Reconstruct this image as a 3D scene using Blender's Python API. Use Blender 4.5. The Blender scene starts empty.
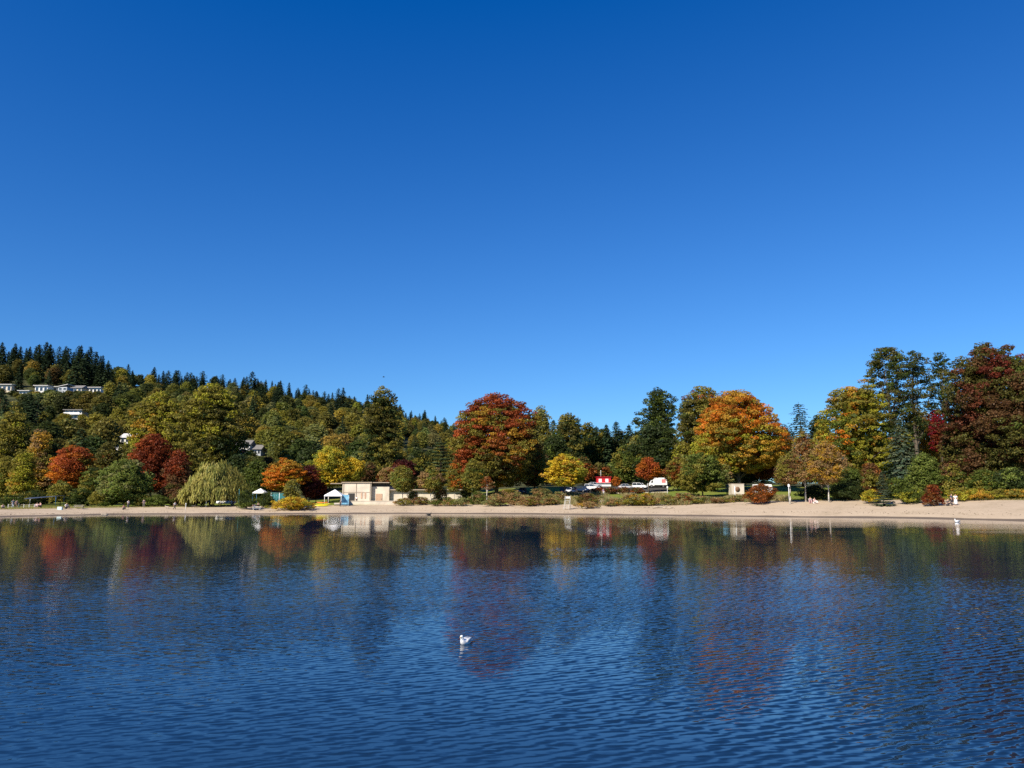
import bpy, bmesh, math, random
import numpy as np
from mathutils import Vector, Matrix
R = math.radians
sc = bpy.context.scene
COL = sc.collection
rng = np.random.default_rng(7)
random.seed(7)

# ------------------------------------------------------------------ camera
F = 770.0; TH = math.atan(116.0 / F); CT, ST = math.cos(TH), math.sin(TH); CH = 3.0
cam = bpy.data.cameras.new('camera'); cam.sensor_width = 36; cam.lens = F / 1024 * 36
cam.clip_start = .1; cam.clip_end = 20000
co = bpy.data.objects.new('camera', cam); COL.objects.link(co)
co.location = (0, 0, CH); co.rotation_euler = (math.pi / 2 + TH, 0, 0)
sc.camera = co

def ray(px, py):
    cx = (px - 512) / F; cy = (384 - py) / F
    return (cx, CT - ST * cy, ST + CT * cy)
def at(px, py, Y):                       # world point at pixel and distance Y
    d = ray(px, py); s = Y / d[1]
    return (d[0] * s, Y, CH + d[2] * s)
def proj(x, y, z):
    z -= CH
    d = y * CT + z * ST; v = -y * ST + z * CT
    return 512 + F * x / d, 384 - F * v / d

# ------------------------------------------------------------------ terrain
def U(px): return (px - 512) * CT / F
KP  = [-900, 0, 130, 260, 400, 520, 650, 780, 900, 1024, 1900]
DS  = [120, 139, 165, 168, 174, 168, 153, 139, 131, 113, 90]      # waterline distance
DB  = [138, 156, 182, 187, 193, 189, 178, 165, 156, 139, 118]     # top of the sand
ZB  = [1.2, 1.15, 1.3, 1.55, 1.9, 2.0, 1.95, 2.9, 3.0, 3.0, 3.0]
DL  = [230] * 11
ZL  = [2.4, 2.3, 2.4, 2.5, 4.0, 6.6, 6.9, 7.4, 5.5, 5.0, 5.0]
KH  = [-900, 0, 60, 110, 250, 330, 420, 470, 520, 560, 780, 1024, 1900]
DR  = [560, 560, 560, 580, 620, 680, 750, 780, 800, 800, 800, 800, 800]
ZR  = [98, 98, 94, 90, 88, 83, 77, 64, 58, 58, 18, 20, 20]
uK = [U(a) for a in KP]; uH = [U(a) for a in KH]
def sm(t): return t * t * (3 - 2 * t)
def hgt(x, y):
    y = max(y, 1.0); u = x / y
    ds = np.interp(u, uK, DS); db = np.interp(u, uK, DB); zb = np.interp(u, uK, ZB)
    dl = 230.0; zl = np.interp(u, uK, ZL)
    dr = np.interp(u, uH, DR); zr = np.interp(u, uH, ZR)
    if y < ds: return max(-2.0, -(ds - y) * .05)
    if y < db:
        t = (y - ds) / (db - ds); return zb * (t ** .85)
    if y < dl:
        t = (y - db) / (dl - db); return zb + (zl - zb) * t
    if y < dr:
        t = (y - dl) / (dr - dl); return zl + (zr - zl) * (t * .9 + .1 * sm(t)) + 2.0 * math.sin(x * .031 + y * .02) * sm(min(1, t * 4)) * (1 - sm(t))
    t = min(1, (y - dr) / 900); return zr - t * zr * .3
def G(px, Y):                            # ground point under pixel column at distance Y
    x = (px - 512) / F * Y * CT; z = 0
    for _ in range(3):
        z = hgt(x, Y); x = (px - 512) / F * (Y * CT + (z - CH) * ST)
    return x, Y, z
def gy(px, py, lo=120, hi=800):          # first distance where ground shows at that pixel row
    Y = lo
    while Y < hi:
        x, y, z = G(px, Y)
        if proj(x, y, z)[1] <= py and z > 0: return Y
        Y += .5 if Y < 240 else 3
    return hi

# ------------------------------------------------------------------ materials
def mat(name, col=(.5, .5, .5), rough=.7, metal=0, noise=0, nscale=3.0, objcol=False, spec=.5, bump=0, col2=None):
    m = bpy.data.materials.new(name); m.use_nodes = True
    nt = m.node_tree; b = nt.nodes['Principled BSDF']
    b.inputs['Roughness'].default_value = rough; b.inputs['Metallic'].default_value = metal
    b.inputs['Specular IOR Level'].default_value = spec
    L = nt.links.new
    tc = nt.nodes.new('ShaderNodeTexCoord')
    nz = nt.nodes.new('ShaderNodeTexNoise'); nz.inputs['Scale'].default_value = nscale; nz.inputs['Detail'].default_value = 5
    L(tc.outputs['Object'], nz.inputs['Vector'])
    mx = nt.nodes.new('ShaderNodeMix'); mx.data_type = 'RGBA'
    c2 = col2 if col2 else tuple(c * (1 - noise) for c in col)
    mx.inputs[6].default_value = (*c2, 1); mx.inputs[7].default_value = (*col, 1)
    rp = nt.nodes.new('ShaderNodeMapRange'); rp.inputs[1].default_value = .35; rp.inputs[2].default_value = .62
    L(nz.outputs[0], rp.inputs[0]); L(rp.outputs[0], mx.inputs[0])
    out = mx.outputs[2]
    if objcol:
        oi = nt.nodes.new('ShaderNodeObjectInfo'); mu = nt.nodes.new('ShaderNodeMix'); mu.data_type = 'RGBA'; mu.blend_type = 'MULTIPLY'
        mu.inputs[0].default_value = 1; L(oi.outputs['Color'], mu.inputs[6]); L(out, mu.inputs[7]); out = mu.outputs[2]
    L(out, b.inputs['Base Color'])
    if bump:
        bp = nt.nodes.new('ShaderNodeBump'); bp.inputs['Strength'].default_value = bump; bp.inputs['Distance'].default_value = .05
        L(nz.outputs[0], bp.inputs['Height']); L(bp.outputs[0], b.inputs['Normal'])
    return m

def leaf_mat(name, trans=.3):
    m = bpy.data.materials.new(name); m.use_nodes = True
    nt = m.node_tree; nt.nodes.clear(); L = nt.links.new
    at_ = nt.nodes.new('ShaderNodeAttribute'); at_.attribute_name = 'leafcol'
    oi = nt.nodes.new('ShaderNodeObjectInfo')
    mu = nt.nodes.new('ShaderNodeMix'); mu.data_type = 'RGBA'; mu.blend_type = 'MULTIPLY'; mu.inputs[0].default_value = 1
    L(at_.outputs['Color'], mu.inputs[6]); L(oi.outputs['Color'], mu.inputs[7])
    d = nt.nodes.new('ShaderNodeBsdfDiffuse'); t = nt.nodes.new('ShaderNodeBsdfTranslucent')
    g = nt.nodes.new('ShaderNodeBsdfGlossy'); g.inputs['Roughness'].default_value = .45; g.inputs['Color'].default_value = (1, 1, 1, 1)
    L(mu.outputs[2], d.inputs[0]); L(mu.outputs[2], t.inputs[0])
    a = nt.nodes.new('ShaderNodeMixShader'); a.inputs[0].default_value = trans
    b = nt.nodes.new('ShaderNodeMixShader'); b.inputs[0].default_value = .006
    o = nt.nodes.new('ShaderNodeOutputMaterial')
    L(d.outputs[0], a.inputs[1]); L(t.outputs[0], a.inputs[2]); L(a.outputs[0], b.inputs[1]); L(g.outputs[0], b.inputs[2]); L(b.outputs[0], o.inputs[0])
    return m
LEAF = leaf_mat('leaves', .48); NEED = leaf_mat('needles', .25)
BARK = mat('bark', (.11, .085, .06), .9, noise=.5, nscale=2)
BARKD = mat('dark_bark', (.05, .04, .032), .9, noise=.4, nscale=2)
BIRCH = mat('birch_bark', (.62, .58, .5), .8, nscale=2.5, col2=(.3, .27, .22))

# ------------------------------------------------------------------ object helpers
def tag(o, label=None, cat=None, group=None, kind=None):
    if label: o['label'] = label
    if cat: o['category'] = cat
    if group: o['group'] = group
    if kind: o['kind'] = kind
    return o
def empty(name, loc, label, cat, group=None, rz=0):
    o = bpy.data.objects.new(name, None); COL.objects.link(o); o.location = loc; o.rotation_euler = (0, 0, rz)
    o.empty_display_size = .3
    return tag(o, label, cat, group)
def link(name, me, parent=None, loc=None, rz=0):
    o = bpy.data.objects.new(name, me); COL.objects.link(o)
    if parent: o.parent = parent
    if loc is not None: o.location = loc; o.rotation_euler = (0, 0, rz)
    return o
def kids(o): return [c for c in bpy.data.objects if c.parent == o]
KC = {}
def copy_tree(o, parent=None, children=None):
    c = o.copy(); COL.objects.link(c)
    if parent: c.parent = parent
    ch = KC.get(o.name)
    if ch is None: ch = kids(o); KC[o.name] = ch
    for k in ch: copy_tree(k, c)
    return c

class MB:                                # mesh builder
    def __init__(s): s.v = []; s.f = []; s.m = []; s.mi = 0; s.sm = []
    def box(s, c, d, rz=0, taper=1):
        n = len(s.v); cs, sn = math.cos(rz), math.sin(rz)
        for z in (-1, 1):
            k = taper if z > 0 else 1
            for x, y in ((-1, -1), (1, -1), (1, 1), (-1, 1)):
                X = x * d[0] / 2 * k; Y = y * d[1] / 2 * k
                s.v.append((c[0] + X * cs - Y * sn, c[1] + X * sn + Y * cs, c[2] + z * d[2] / 2))
        for q in ((3, 2, 1, 0), (4, 5, 6, 7), (0, 1, 5, 4), (1, 2, 6, 5), (2, 3, 7, 6), (3, 0, 4, 7)):
            s.f.append([n + i for i in q]); s.m.append(s.mi); s.sm.append(False)
        return s
    def tube(s, pts, rad, sides=8, cap=True):
        n0 = len(s.v); P = [Vector(p) for p in pts]
        for i, p in enumerate(P):
            d = (P[min(i + 1, len(P) - 1)] - P[max(i - 1, 0)]).normalized()
            a = Vector((0, 0, 1)).cross(d)
            if a.length < .05: a = Vector((1, 0, 0)).cross(d)
            a.normalize(); b = d.cross(a)
            for k in range(sides):
                t = 2 * math.pi * k / sides
                s.v.append(tuple(p + (a * math.cos(t) + b * math.sin(t)) * rad[i]))
        for i in range(len(P) - 1):
            for k in range(sides):
                k2 = (k + 1) % sides
                s.f.append([n0 + i * sides + k, n0 + i * sides + k2, n0 + (i + 1) * sides + k2, n0 + (i + 1) * sides + k]); s.m.append(s.mi); s.sm.append(True)
        if cap:
            s.f.append([n0 + k for k in range(sides)][::-1]); s.m.append(s.mi); s.sm.append(False)
            s.f.append([n0 + (len(P) - 1) * sides + k for k in range(sides)]); s.m.append(s.mi); s.sm.append(False)
        return s
    def prism(s, prof, y0, y1, axis='y', s1=1.0):   # profile (a,z) extruded along y
        n = len(s.v); k = len(prof)
        for y in (y0, y1):
            for a, z in prof: s.v.append((a, y, z) if axis == 'y' else (y, a, z))
        for i in range(k):
            j = (i + 1) % k; s.f.append([n + i, n + j, n + k + j, n + k + i]); s.m.append(s.mi); s.sm.append(False)
        s.f.append([n + i for i in range(k)][::-1]); s.m.append(s.mi); s.sm.append(False)
        s.f.append([n + k + i for i in range(k)]); s.m.append(s.mi); s.sm.append(False)
        return s
    def loft(s, rings, close=True):      # rings of equal length -> closed surface
        n = len(s.v); k = len(rings[0])
        for r in rings: s.v += [tuple(p) for p in r]
        for i in range(len(rings) - 1):
            for j in range(k):
                j2 = (j + 1) % k
                s.f.append([n + i * k + j, n + i * k + j2, n + (i + 1) * k + j2, n + (i + 1) * k + j]); s.m.append(s.mi); s.sm.append(True)
        if close:
            s.f.append([n + j for j in range(k)][::-1]); s.m.append(s.mi); s.sm.append(True)
            s.f.append([n + (len(rings) - 1) * k + j for j in range(k)]); s.m.append(s.mi); s.sm.append(True)
        return s
    def mesh(s, name, mats, fix=True):
        me = bpy.data.meshes.new(name); me.from_pydata(s.v, [], s.f)
        for m in (mats if isinstance(mats, (list, tuple)) else [mats]): me.materials.append(m)
        me.polygons.foreach_set('material_index', s.m); me.polygons.foreach_set('use_smooth', s.sm)
        if fix:
            bm = bmesh.new(); bm.from_mesh(me); bmesh.ops.recalc_face_normals(bm, faces=bm.faces); bm.to_mesh(me); bm.free()
        me.update(); return me
    def build(s, name, mats, parent=None, loc=None, rz=0): return link(name, s.mesh(name, mats), parent, loc, rz)

def quads_mesh(name, C, N, S, colr, m, aspect=1.0, T=None):
    """many small leaf faces: centres, normals, half sizes, colours"""
    n = len(C); N = N / (np.linalg.norm(N, axis=1, keepdims=True) + 1e-9)
    if T is None: T = rng.normal(size=(n, 3))
    T = T - N * (T * N).sum(1, keepdims=True); T /= (np.linalg.norm(T, axis=1, keepdims=True) + 1e-9)
    B = np.cross(N, T); S = np.broadcast_to(np.asarray(S, float), (n,))[:, None]
    a = T * S * aspect; b = B * S
    bend = N * S * .25
    V = np.stack([C - a - bend, C - b * .8, C + a - bend, C + b * .8], 1).reshape(-1, 3)
    me = bpy.data.meshes.new(name)
    me.vertices.add(4 * n); me.vertices.foreach_set('co', V.astype(np.float32).ravel())
    me.loops.add(4 * n); me.loops.foreach_set('vertex_index', np.arange(4 * n, dtype=np.int32))
    me.polygons.add(n); me.polygons.foreach_set('loop_start', np.arange(0, 4 * n, 4, dtype=np.int32))
    me.update(calc_edges=True)
    at_ = me.attributes.new('leafcol', 'FLOAT_COLOR', 'POINT')
    cc = np.ones((n, 4), np.float32); cc[:, :3] = colr
    at_.data.foreach_set('color', np.repeat(cc, 4, axis=0).ravel())
    me.materials.append(m)
    return me

def nrm(v): return v / (np.linalg.norm(v, axis=-1, keepdims=True) + 1e-9)

PROF = {  # crown width against height
 'maple': ([0, .08, .2, .4, .6, .78, .9, 1], [.35, .68, .9, 1, .95, .75, .5, .12]),
 'tall': ([0, .15, .35, .55, .75, .9, 1], [.45, .85, 1, .88, .7, .45, .12]),
 'oval': ([0, .1, .3, .55, .8, .93, 1], [.3, .7, 1, 1, .75, .45, .1]),
 'birch': ([0, .12, .35, .6, .85, 1], [.35, .8, 1, .8, .45, .08]),
 'bush': ([0, .15, .4, .7, .9, 1], [.8, 1, 1, .8, .5, .15]),
 'column': ([0, .1, .4, .7, .9, 1], [.6, .9, 1, .85, .5, .15]),
 'top_heavy': ([0, .2, .45, .7, .88, 1], [.35, .6, .85, 1, .8, .25]),
}
def crown_pts(r, rx, ry, z0, z1, prof, nc, cr, lump=.16, hollow=.5):
    """clump centres inside the crown envelope"""
    tt, ww = PROF[prof]
    ph = r.uniform(0, 6.28, 6); out = []; H = z1 - z0; tries = 0; md = .74 * cr; buf = np.zeros((nc + 2, 3))
    while len(out) < nc and tries < nc * 16:
        tries += 1
        t = r.uniform(0, 1); w = np.interp(t, tt, ww)
        if r.uniform() > w + .15: continue
        a = r.uniform(0, 6.283)
        f = hollow + (1 - hollow) * math.sqrt(r.uniform())
        l = 1 + lump * (math.sin(2 * a + ph[0] + 5 * t) + .8 * math.sin(3 * a + ph[1] - 7 * t) + .7 * math.sin(5 * a + ph[2] + 11 * t)) * .7
        k = max(.05, w * f * l)
        x = k * max(.2, rx - cr * .6) * math.cos(a); y = k * max(.2, ry - cr * .6) * math.sin(a)
        z = z0 + cr * .35 + t * max(.1, H - cr * .9)
        p = (x, y, z)
        n = len(out)
        if n and ((buf[:n, 0] - x) ** 2 + (buf[:n, 1] - y) ** 2 + 1.6 * (buf[:n, 2] - z) ** 2).min() < md * md: continue
        buf[n] = p; out.append(p)
    return np.array(out)

def pick(r, pal, t, sx):
    """palette rows: (rgb, weight, t0, t1[, x0, x1]) -> one colour for a clump at height t, side sx"""
    w = []
    for p in pal:
        x0, x1 = (p[4], p[5]) if len(p) > 4 else (-1, 1)
        d = max(0, p[2] - t, t - p[3]); e = max(0, x0 - sx, sx - x1)
        w.append(p[1] * math.exp(-(d / .12) ** 2) * math.exp(-(e / .3) ** 2) + 1e-6)
    w = np.array(w); return np.array(pal[r.choice(len(pal), p=w / w.sum())][0])

def clump_leaves(r, P, cr, nl, ls, cols, flat=.6, upb=.35, jit=.25):
    n = len(P); k = n * nl
    d = nrm(r.normal(size=(k, 3))); d[:, 2] = d[:, 2] * .8 + .12
    rad = r.uniform(.45, 1.0, (k, 1)) ** .6
    crs = np.repeat(cr * r.uniform(.7, 1.25, (n, 1)), nl, axis=0)
    C = np.repeat(P, nl, axis=0) + d * rad * crs * np.array([1, 1, flat])
    N = nrm(d * .8 + r.normal(size=(k, 3)) * .45 + np.array([0, 0, upb]))
    S = ls * r.uniform(.6, 1.25, k)
    c = np.repeat(cols, nl, axis=0) * r.uniform(1 - jit, 1 + jit, (k, 1)) * (1 + r.normal(size=(k, 3)) * .05)
    return C, N, S, np.clip(c, .002, .95)

def trunk_mesh(name, r, h, tr, P, m, limbs=7, top=.75, lean=0, z0=0, cr=1, forks=1):
    b = MB(); pts = []; rad = []
    w1, w2 = r.uniform(-1, 1, 2) * h * .02
    for i in range(7):
        t = i / 6; pts.append((lean * h * t + w1 * math.sin(3 * t), w2 * math.sin(4 * t), -.3 + (h * top + .3) * t)); rad.append(tr * (1.25 if i == 0 else 1) * (1 - .8 * t))
    b.tube(pts, rad, 7)
    if len(P):
        idx = r.choice(len(P), min(limbs, len(P)), replace=False)
        for i in idx:
            p = P[i]; zt = max(z0 * .75, min(h * top * .9, p[2] - abs(p[0]) * .55 - .12 * h)); t = max(0, min(1, (zt + .3) / (h * top + .3)))
            q = (lean * h * t, 0, zt); mid = ((q[0] * .5 + p[0] * .5), (q[1] + p[1]) * .5, q[2] * .42 + p[2] * .58 + .02 * h)
            r0 = tr * (1 - .8 * t) * .5
            b.tube([q, mid, tuple(p)], [r0, r0 * .6, r0 * .2], 5, False)
    return b.mesh(name, m)

def foliage(r, rx, ry, z0, z1, prof, pal, px_size=.26, cr=None, dens=1.0, lump=.16, hollow=.5, flat=.6, fill=1.0, upb=.35, leafm=LEAF, nc=None, jit=.25, bare=.09):
    cr = cr or max(.35, min(1.5, .14 * (rx + (z1 - z0) / 2)))
    vol = (rx * ry) ** .5 * (z1 - z0)
    nc = nc or int(np.clip(fill * 5.4 * vol / (cr * cr), 12, 1300))
    P = crown_pts(r, rx, ry, z0, z1, prof, nc, cr, lump, hollow)
    T = (P[:, 2] - z0) / max(.1, z1 - z0); X = P[:, 0] / rx
    # neighbouring clumps turn colour together, and a few patches are bare
    K = max(3, len(P) // 9); sd_ = P[r.choice(len(P), min(K, len(P)), replace=False)]
    gi = ((P[:, None, :] - sd_[None]) ** 2).sum(2).argmin(1)
    if len(P) > 60:
        keep = r.uniform(size=len(sd_)) > bare; kp = keep[gi] | (r.uniform(size=len(P)) < .25); P = P[kp]; gi = gi[kp]; T = T[kp]; X = X[kp]
    gc = {g_: pick(r, pal, T[gi == g_].mean(), X[gi == g_].mean()) for g_ in set(gi.tolist())}
    cols = np.array([gc[g_] if r.uniform() < .6 else pick(r, pal, t, x) for g_, t, x in zip(gi.tolist(), T, X)]) * r.uniform(.75, 1.25, (len(P), 1))
    nl = int(np.clip(dens * 3.6 * (cr / px_size) ** 2 * .5, 14, 160))
    C, N, S, c = clump_leaves(r, P, cr, nl, px_size, cols, flat, upb, jit)
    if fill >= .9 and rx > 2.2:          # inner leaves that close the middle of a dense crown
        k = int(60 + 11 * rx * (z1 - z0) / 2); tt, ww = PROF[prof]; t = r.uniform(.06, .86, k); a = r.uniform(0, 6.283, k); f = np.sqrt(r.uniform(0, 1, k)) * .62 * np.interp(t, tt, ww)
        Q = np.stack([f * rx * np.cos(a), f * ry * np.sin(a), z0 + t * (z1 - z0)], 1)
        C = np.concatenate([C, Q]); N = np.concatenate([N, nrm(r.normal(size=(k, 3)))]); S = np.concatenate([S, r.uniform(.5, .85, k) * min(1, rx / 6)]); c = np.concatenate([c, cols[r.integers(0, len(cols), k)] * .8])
    return P, (C, N, S, c), cr

# palette colours
GRN = (.105, .135, .025); DGRN = (.05, .07, .02); MGRN = (.18, .22, .045); OLV = (.235, .205, .036); DOLV = (.12, .11, .027)
YGR = (.34, .32, .035); YEL = (.62, .44, .035); GOLD = (.46, .27, .035); ORG = (.58, .2, .022); BORG = (.42, .13, .018)
RED = (.29, .065, .02); SCAR = (.4, .1, .03); DRED = (.18, .04, .016); MAR = (.075, .018, .018); BRN = (.17, .085, .035); TAN = (.35, .22, .09)
PALE = (.25, .25, .085); BLUG = (.07, .105, .075); FIR = (.026, .046, .022); FIR2 = (.042, .066, .028); RUST = (.26, .085, .02)

def tree(name, px, Y, top, wpx, bot, prof, pal, label, cat='tree', group=None, ls=.26, trunk=None, bark=BARK, base=None, ryk=.9, cr=None, dens=1.0,
         lump=.24, hollow=.5, flat=.6, fill=1.0, limbs=9, tt=.75, lean=0, upb=.35, seed=None, top_k=1, jit=.25, bare=.09):
    """a broadleaf tree from pixel measures at distance Y"""
    global rng
    r = np.random.default_rng(seed if seed is not None else int(px * 13 + Y * 7 + top))
    x, y, z = G(px, Y)
    zt = at(px, top, Y)[2] - z; zb = max(.15, at(px, bot, Y)[2] - z)
    rx = wpx / 2 * (Y * CT) / F; ls *= .84
    root = empty(name, (x, y, z), label, cat, group); root['h_px'] = (px, top + 5, wpx * .8)
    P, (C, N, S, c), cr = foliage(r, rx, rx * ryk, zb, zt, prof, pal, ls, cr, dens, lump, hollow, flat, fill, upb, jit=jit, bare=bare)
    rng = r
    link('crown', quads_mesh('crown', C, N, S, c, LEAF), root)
    tr = trunk if trunk else max(.06, zt * .018)
    link('trunk', trunk_mesh('trunk', r, zt, tr, P, bark, limbs, tt, lean, zb), root)
    return root

def conifer_mesh(r, h, rw, z0=.08, ls=.45, pal=(FIR, FIR2), step=.9, nb=7, droop=.25, pw=.7, per=10, irregular=.25, spread=.16, gap=0):
    C = []; N = []; S = []; c = []
    z = h * z0
    while z < h * .985:
        t = (z / h - z0) / (1 - z0); L = rw * ((1 - t) ** pw) + .12
        if r.uniform() < gap: z += step; continue
        n = max(3, int(nb * (.5 + .6 * (1 - t)))); a0 = r.uniform(0, 6.28)
        for i in range(n):
            a = a0 + 6.283 * i / n + r.uniform(-.25, .25); l = L * r.uniform(1 - irregular * 1.6, 1 + irregular)
            col = np.array(pal[r.integers(len(pal))]) * r.uniform(.75, 1.25)
            for k in range(max(3, int(per * (l / rw) ** .5))):
                s = (k + r.uniform(.2, .9)) / per * (rw / max(l, .2)) ** .5 if False else r.uniform(.12, 1) ** .75
                q = s * l; w = spread * q + .05
                off = r.uniform(-w, w)
                C.append((q * math.cos(a) - off * math.sin(a), q * math.sin(a) + off * math.cos(a), z - droop * q * s + .12 * l * s * s + r.uniform(-.12, .12)))
                N.append((math.cos(a) * .45 + r.uniform(-.4, .4), math.sin(a) * .45 + r.uniform(-.4, .4), .75)); S.append(ls * r.uniform(.6, 1.15) * (.55 + .45 * (1 - t))); c.append(col * r.uniform(.8, 1.2))
        z += step * r.uniform(.8, 1.2) * (1 - .45 * t)
    for k in range(6): C.append((0, 0, h * (.96 + .008 * k))); N.append((r.uniform(-1, 1), -1, .2)); S.append(ls * .35); c.append(np.array(pal[0]))
    return np.array(C), np.array(N), np.array(S), np.array(c)

def conifer(name, px, Y, top, wpx, label, cat='tree', group=None, ls=.35, pal=(FIR, FIR2), z0=.08, bark=BARKD, seed=None, **k):
    global rng
    r = np.random.default_rng(seed if seed is not None else int(px * 17 + Y * 3 + top))
    x, y, z = G(px, Y); h = at(px, top, Y)[2] - z; rw = wpx / 2 * Y * CT / F
    root = empty(name, (x, y, z), label, cat, group)
    C, N, S, c = conifer_mesh(r, h, rw, z0, ls, pal, **k); rng = r
    link('crown', quads_mesh('crown', C, N, S, c, NEED, 1.3), root)
    link('trunk', trunk_mesh('trunk', r, h, max(.08, h * .013), np.zeros((0, 3)), bark, top=.97), root)
    return root
# ------------------------------------------------------------------ sky, sun, exposure
SUN_EL, SUN_ROT = 38.0, 218.0
w = bpy.data.worlds.new("World"); sc.world = w; w.use_nodes = True
nt = w.node_tree; L = nt.links.new
sk = nt.nodes.new('ShaderNodeTexSky'); sk.sky_type = 'NISHITA'; sk.sun_disc = False
sk.sun_elevation = R(SUN_EL); sk.sun_rotation = R(SUN_ROT); sk.air_density = 1.0; sk.dust_density = 0.25; sk.ozone_density = 3.0; sk.altitude = 0
hs = nt.nodes.new('ShaderNodeHueSaturation'); hs.inputs['Saturation'].default_value = 1.1
tn = nt.nodes.new('ShaderNodeMix'); tn.data_type = 'RGBA'; tn.blend_type = 'MULTIPLY'; tn.inputs[0].default_value = 1; tn.inputs[7].default_value = (.36, .74, 1.02, 1)
L(sk.outputs[0], hs.inputs['Color']); L(hs.outputs[0], tn.inputs[6]); 
ma = nt.nodes.new('ShaderNodeVectorMath'); ma.operation = 'MULTIPLY_ADD'; ma.inputs[1].default_value = (1.15, .877, .84); ma.inputs[2].default_value = (-.25, -.25, .26); L(tn.outputs[2], ma.inputs[0])
mxm = nt.nodes.new('ShaderNodeVectorMath'); mxm.operation = 'MAXIMUM'; mxm.inputs[1].default_value = (.01, .01, .01); L(ma.outputs[0], mxm.inputs[0]); L(mxm.outputs[0], nt.nodes['Background'].inputs[0]); nt.nodes['Background'].inputs[1].default_value = .101
sun = bpy.data.lights.new('sun', 'SUN'); sun.energy = 5.0; sun.angle = R(.53); sun.color = (1, .9, .75)
so = bpy.data.objects.new('sun', sun); COL.objects.link(so); so.location = (-60, -60, 80)
sd = Vector((math.sin(R(SUN_ROT)) * math.cos(R(SUN_EL)), math.cos(R(SUN_ROT)) * math.cos(R(SUN_EL)), math.sin(R(SUN_EL))))
so.rotation_euler = sd.to_track_quat('Z', 'Y').to_euler()
sc.view_settings.view_transform = 'Standard'; sc.view_settings.look = 'None'; sc.view_settings.exposure = 0.62; sc.view_settings.gamma = 1
sc.render.engine = 'CYCLES'; sc.cycles.max_bounces = 6; sc.cycles.diffuse_bounces = 2; sc.cycles.glossy_bounces = 2; sc.cycles.transmission_bounces = 3
sc.cycles.caustics_reflective = False; sc.cycles.caustics_refractive = False
sc.cycles.use_denoising = False; sc.cycles.use_adaptive_sampling = False

# ------------------------------------------------------------------ ground sheets
def N_(nt, t): return nt.nodes.new(t)
def ground_mat(name, stops, scale, detail=8, rough=.95, wet=False, scale2=.15):
    m = bpy.data.materials.new(name); m.use_nodes = True; nt = m.node_tree; L = nt.links.new; b = nt.nodes['Principled BSDF']
    b.inputs['Roughness'].default_value = rough; b.inputs['Specular IOR Level'].default_value = .2
    g = N_(nt, 'ShaderNodeNewGeometry'); nz = N_(nt, 'ShaderNodeTexNoise'); nz.inputs['Scale'].default_value = scale; nz.inputs['Detail'].default_value = detail; nz.inputs['Roughness'].default_value = .65
    L(g.outputs['Position'], nz.inputs['Vector'])
    n2 = N_(nt, 'ShaderNodeTexNoise'); n2.inputs['Scale'].default_value = scale2; n2.inputs['Detail'].default_value = 3; L(g.outputs['Position'], n2.inputs['Vector'])
    av = N_(nt, 'ShaderNodeMath'); av.operation = 'ADD'; L(nz.outputs[0], av.inputs[0]); L(n2.outputs[0], av.inputs[1])
    hf = N_(nt, 'ShaderNodeMath'); hf.operation = 'MULTIPLY'; hf.inputs[1].default_value = .5; L(av.outputs[0], hf.inputs[0])
    cr = N_(nt, 'ShaderNodeValToRGB'); L(hf.outputs[0], cr.inputs[0])
    e = cr.color_ramp.elements
    e[0].position = stops[0][0]; e[0].color = (*stops[0][1], 1); e[1].position = stops[-1][0]; e[1].color = (*stops[-1][1], 1)
    for p, c in stops[1:-1]: q = e.new(p); q.color = (*c, 1)
    out = cr.outputs[0]
    if wet:
        sx = N_(nt, 'ShaderNodeSeparateXYZ'); L(g.outputs['Position'], sx.inputs[0])
        n3 = N_(nt, 'ShaderNodeTexNoise'); n3.inputs['Scale'].default_value = .12; n3.inputs['Detail'].default_value = 5; L(g.outputs['Position'], n3.inputs['Vector'])
        ad = N_(nt, 'ShaderNodeMath'); ad.operation = 'MULTIPLY_ADD'; ad.inputs[1].default_value = -.32; L(n3.outputs[0], ad.inputs[0]); L(sx.outputs[2], ad.inputs[2])
        mr = N_(nt, 'ShaderNodeMapRange'); mr.inputs[1].default_value = .0; mr.inputs[2].default_value = .1; L(ad.outputs[0], mr.inputs[0])
        mx = N_(nt, 'ShaderNodeMix'); mx.data_type = 'RGBA'; mx.inputs[6].default_value = (.13, .1, .075, 1); L(mr.outputs[0], mx.inputs[0]); L(out, mx.inputs[7]); out = mx.outputs[2]
    L(out, b.inputs['Base Color'])
    bp = N_(nt, 'ShaderNodeBump'); bp.inputs['Strength'].default_value = .5; bp.inputs['Distance'].default_value = .12; L(nz.outputs[0], bp.inputs['Height']); L(bp.outputs[0], b.inputs['Normal'])
    return m
SAND = ground_mat('sand', [(.3, (.27, .21, .135)), (.42, (.4, .315, .215)), (.5, (.445, .35, .245)), (.7, (.49, .395, .28))], 1.6, wet=True)
LAWN = ground_mat('lawn', [(.3, (.085, .105, .016)), (.46, (.13, .175, .022)), (.56, (.19, .2, .035)), (.68, (.29, .24, .08))], .9, scale2=.05)
HILL = ground_mat('hill_ground', [(.3, (.02, .028, .01)), (.5, (.05, .055, .018)), (.7, (.11, .09, .035))], .35)
BED = ground_mat('lake_bed', [(.3, (.09, .07, .045)), (.7, (.2, .16, .1))], .8)

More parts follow.
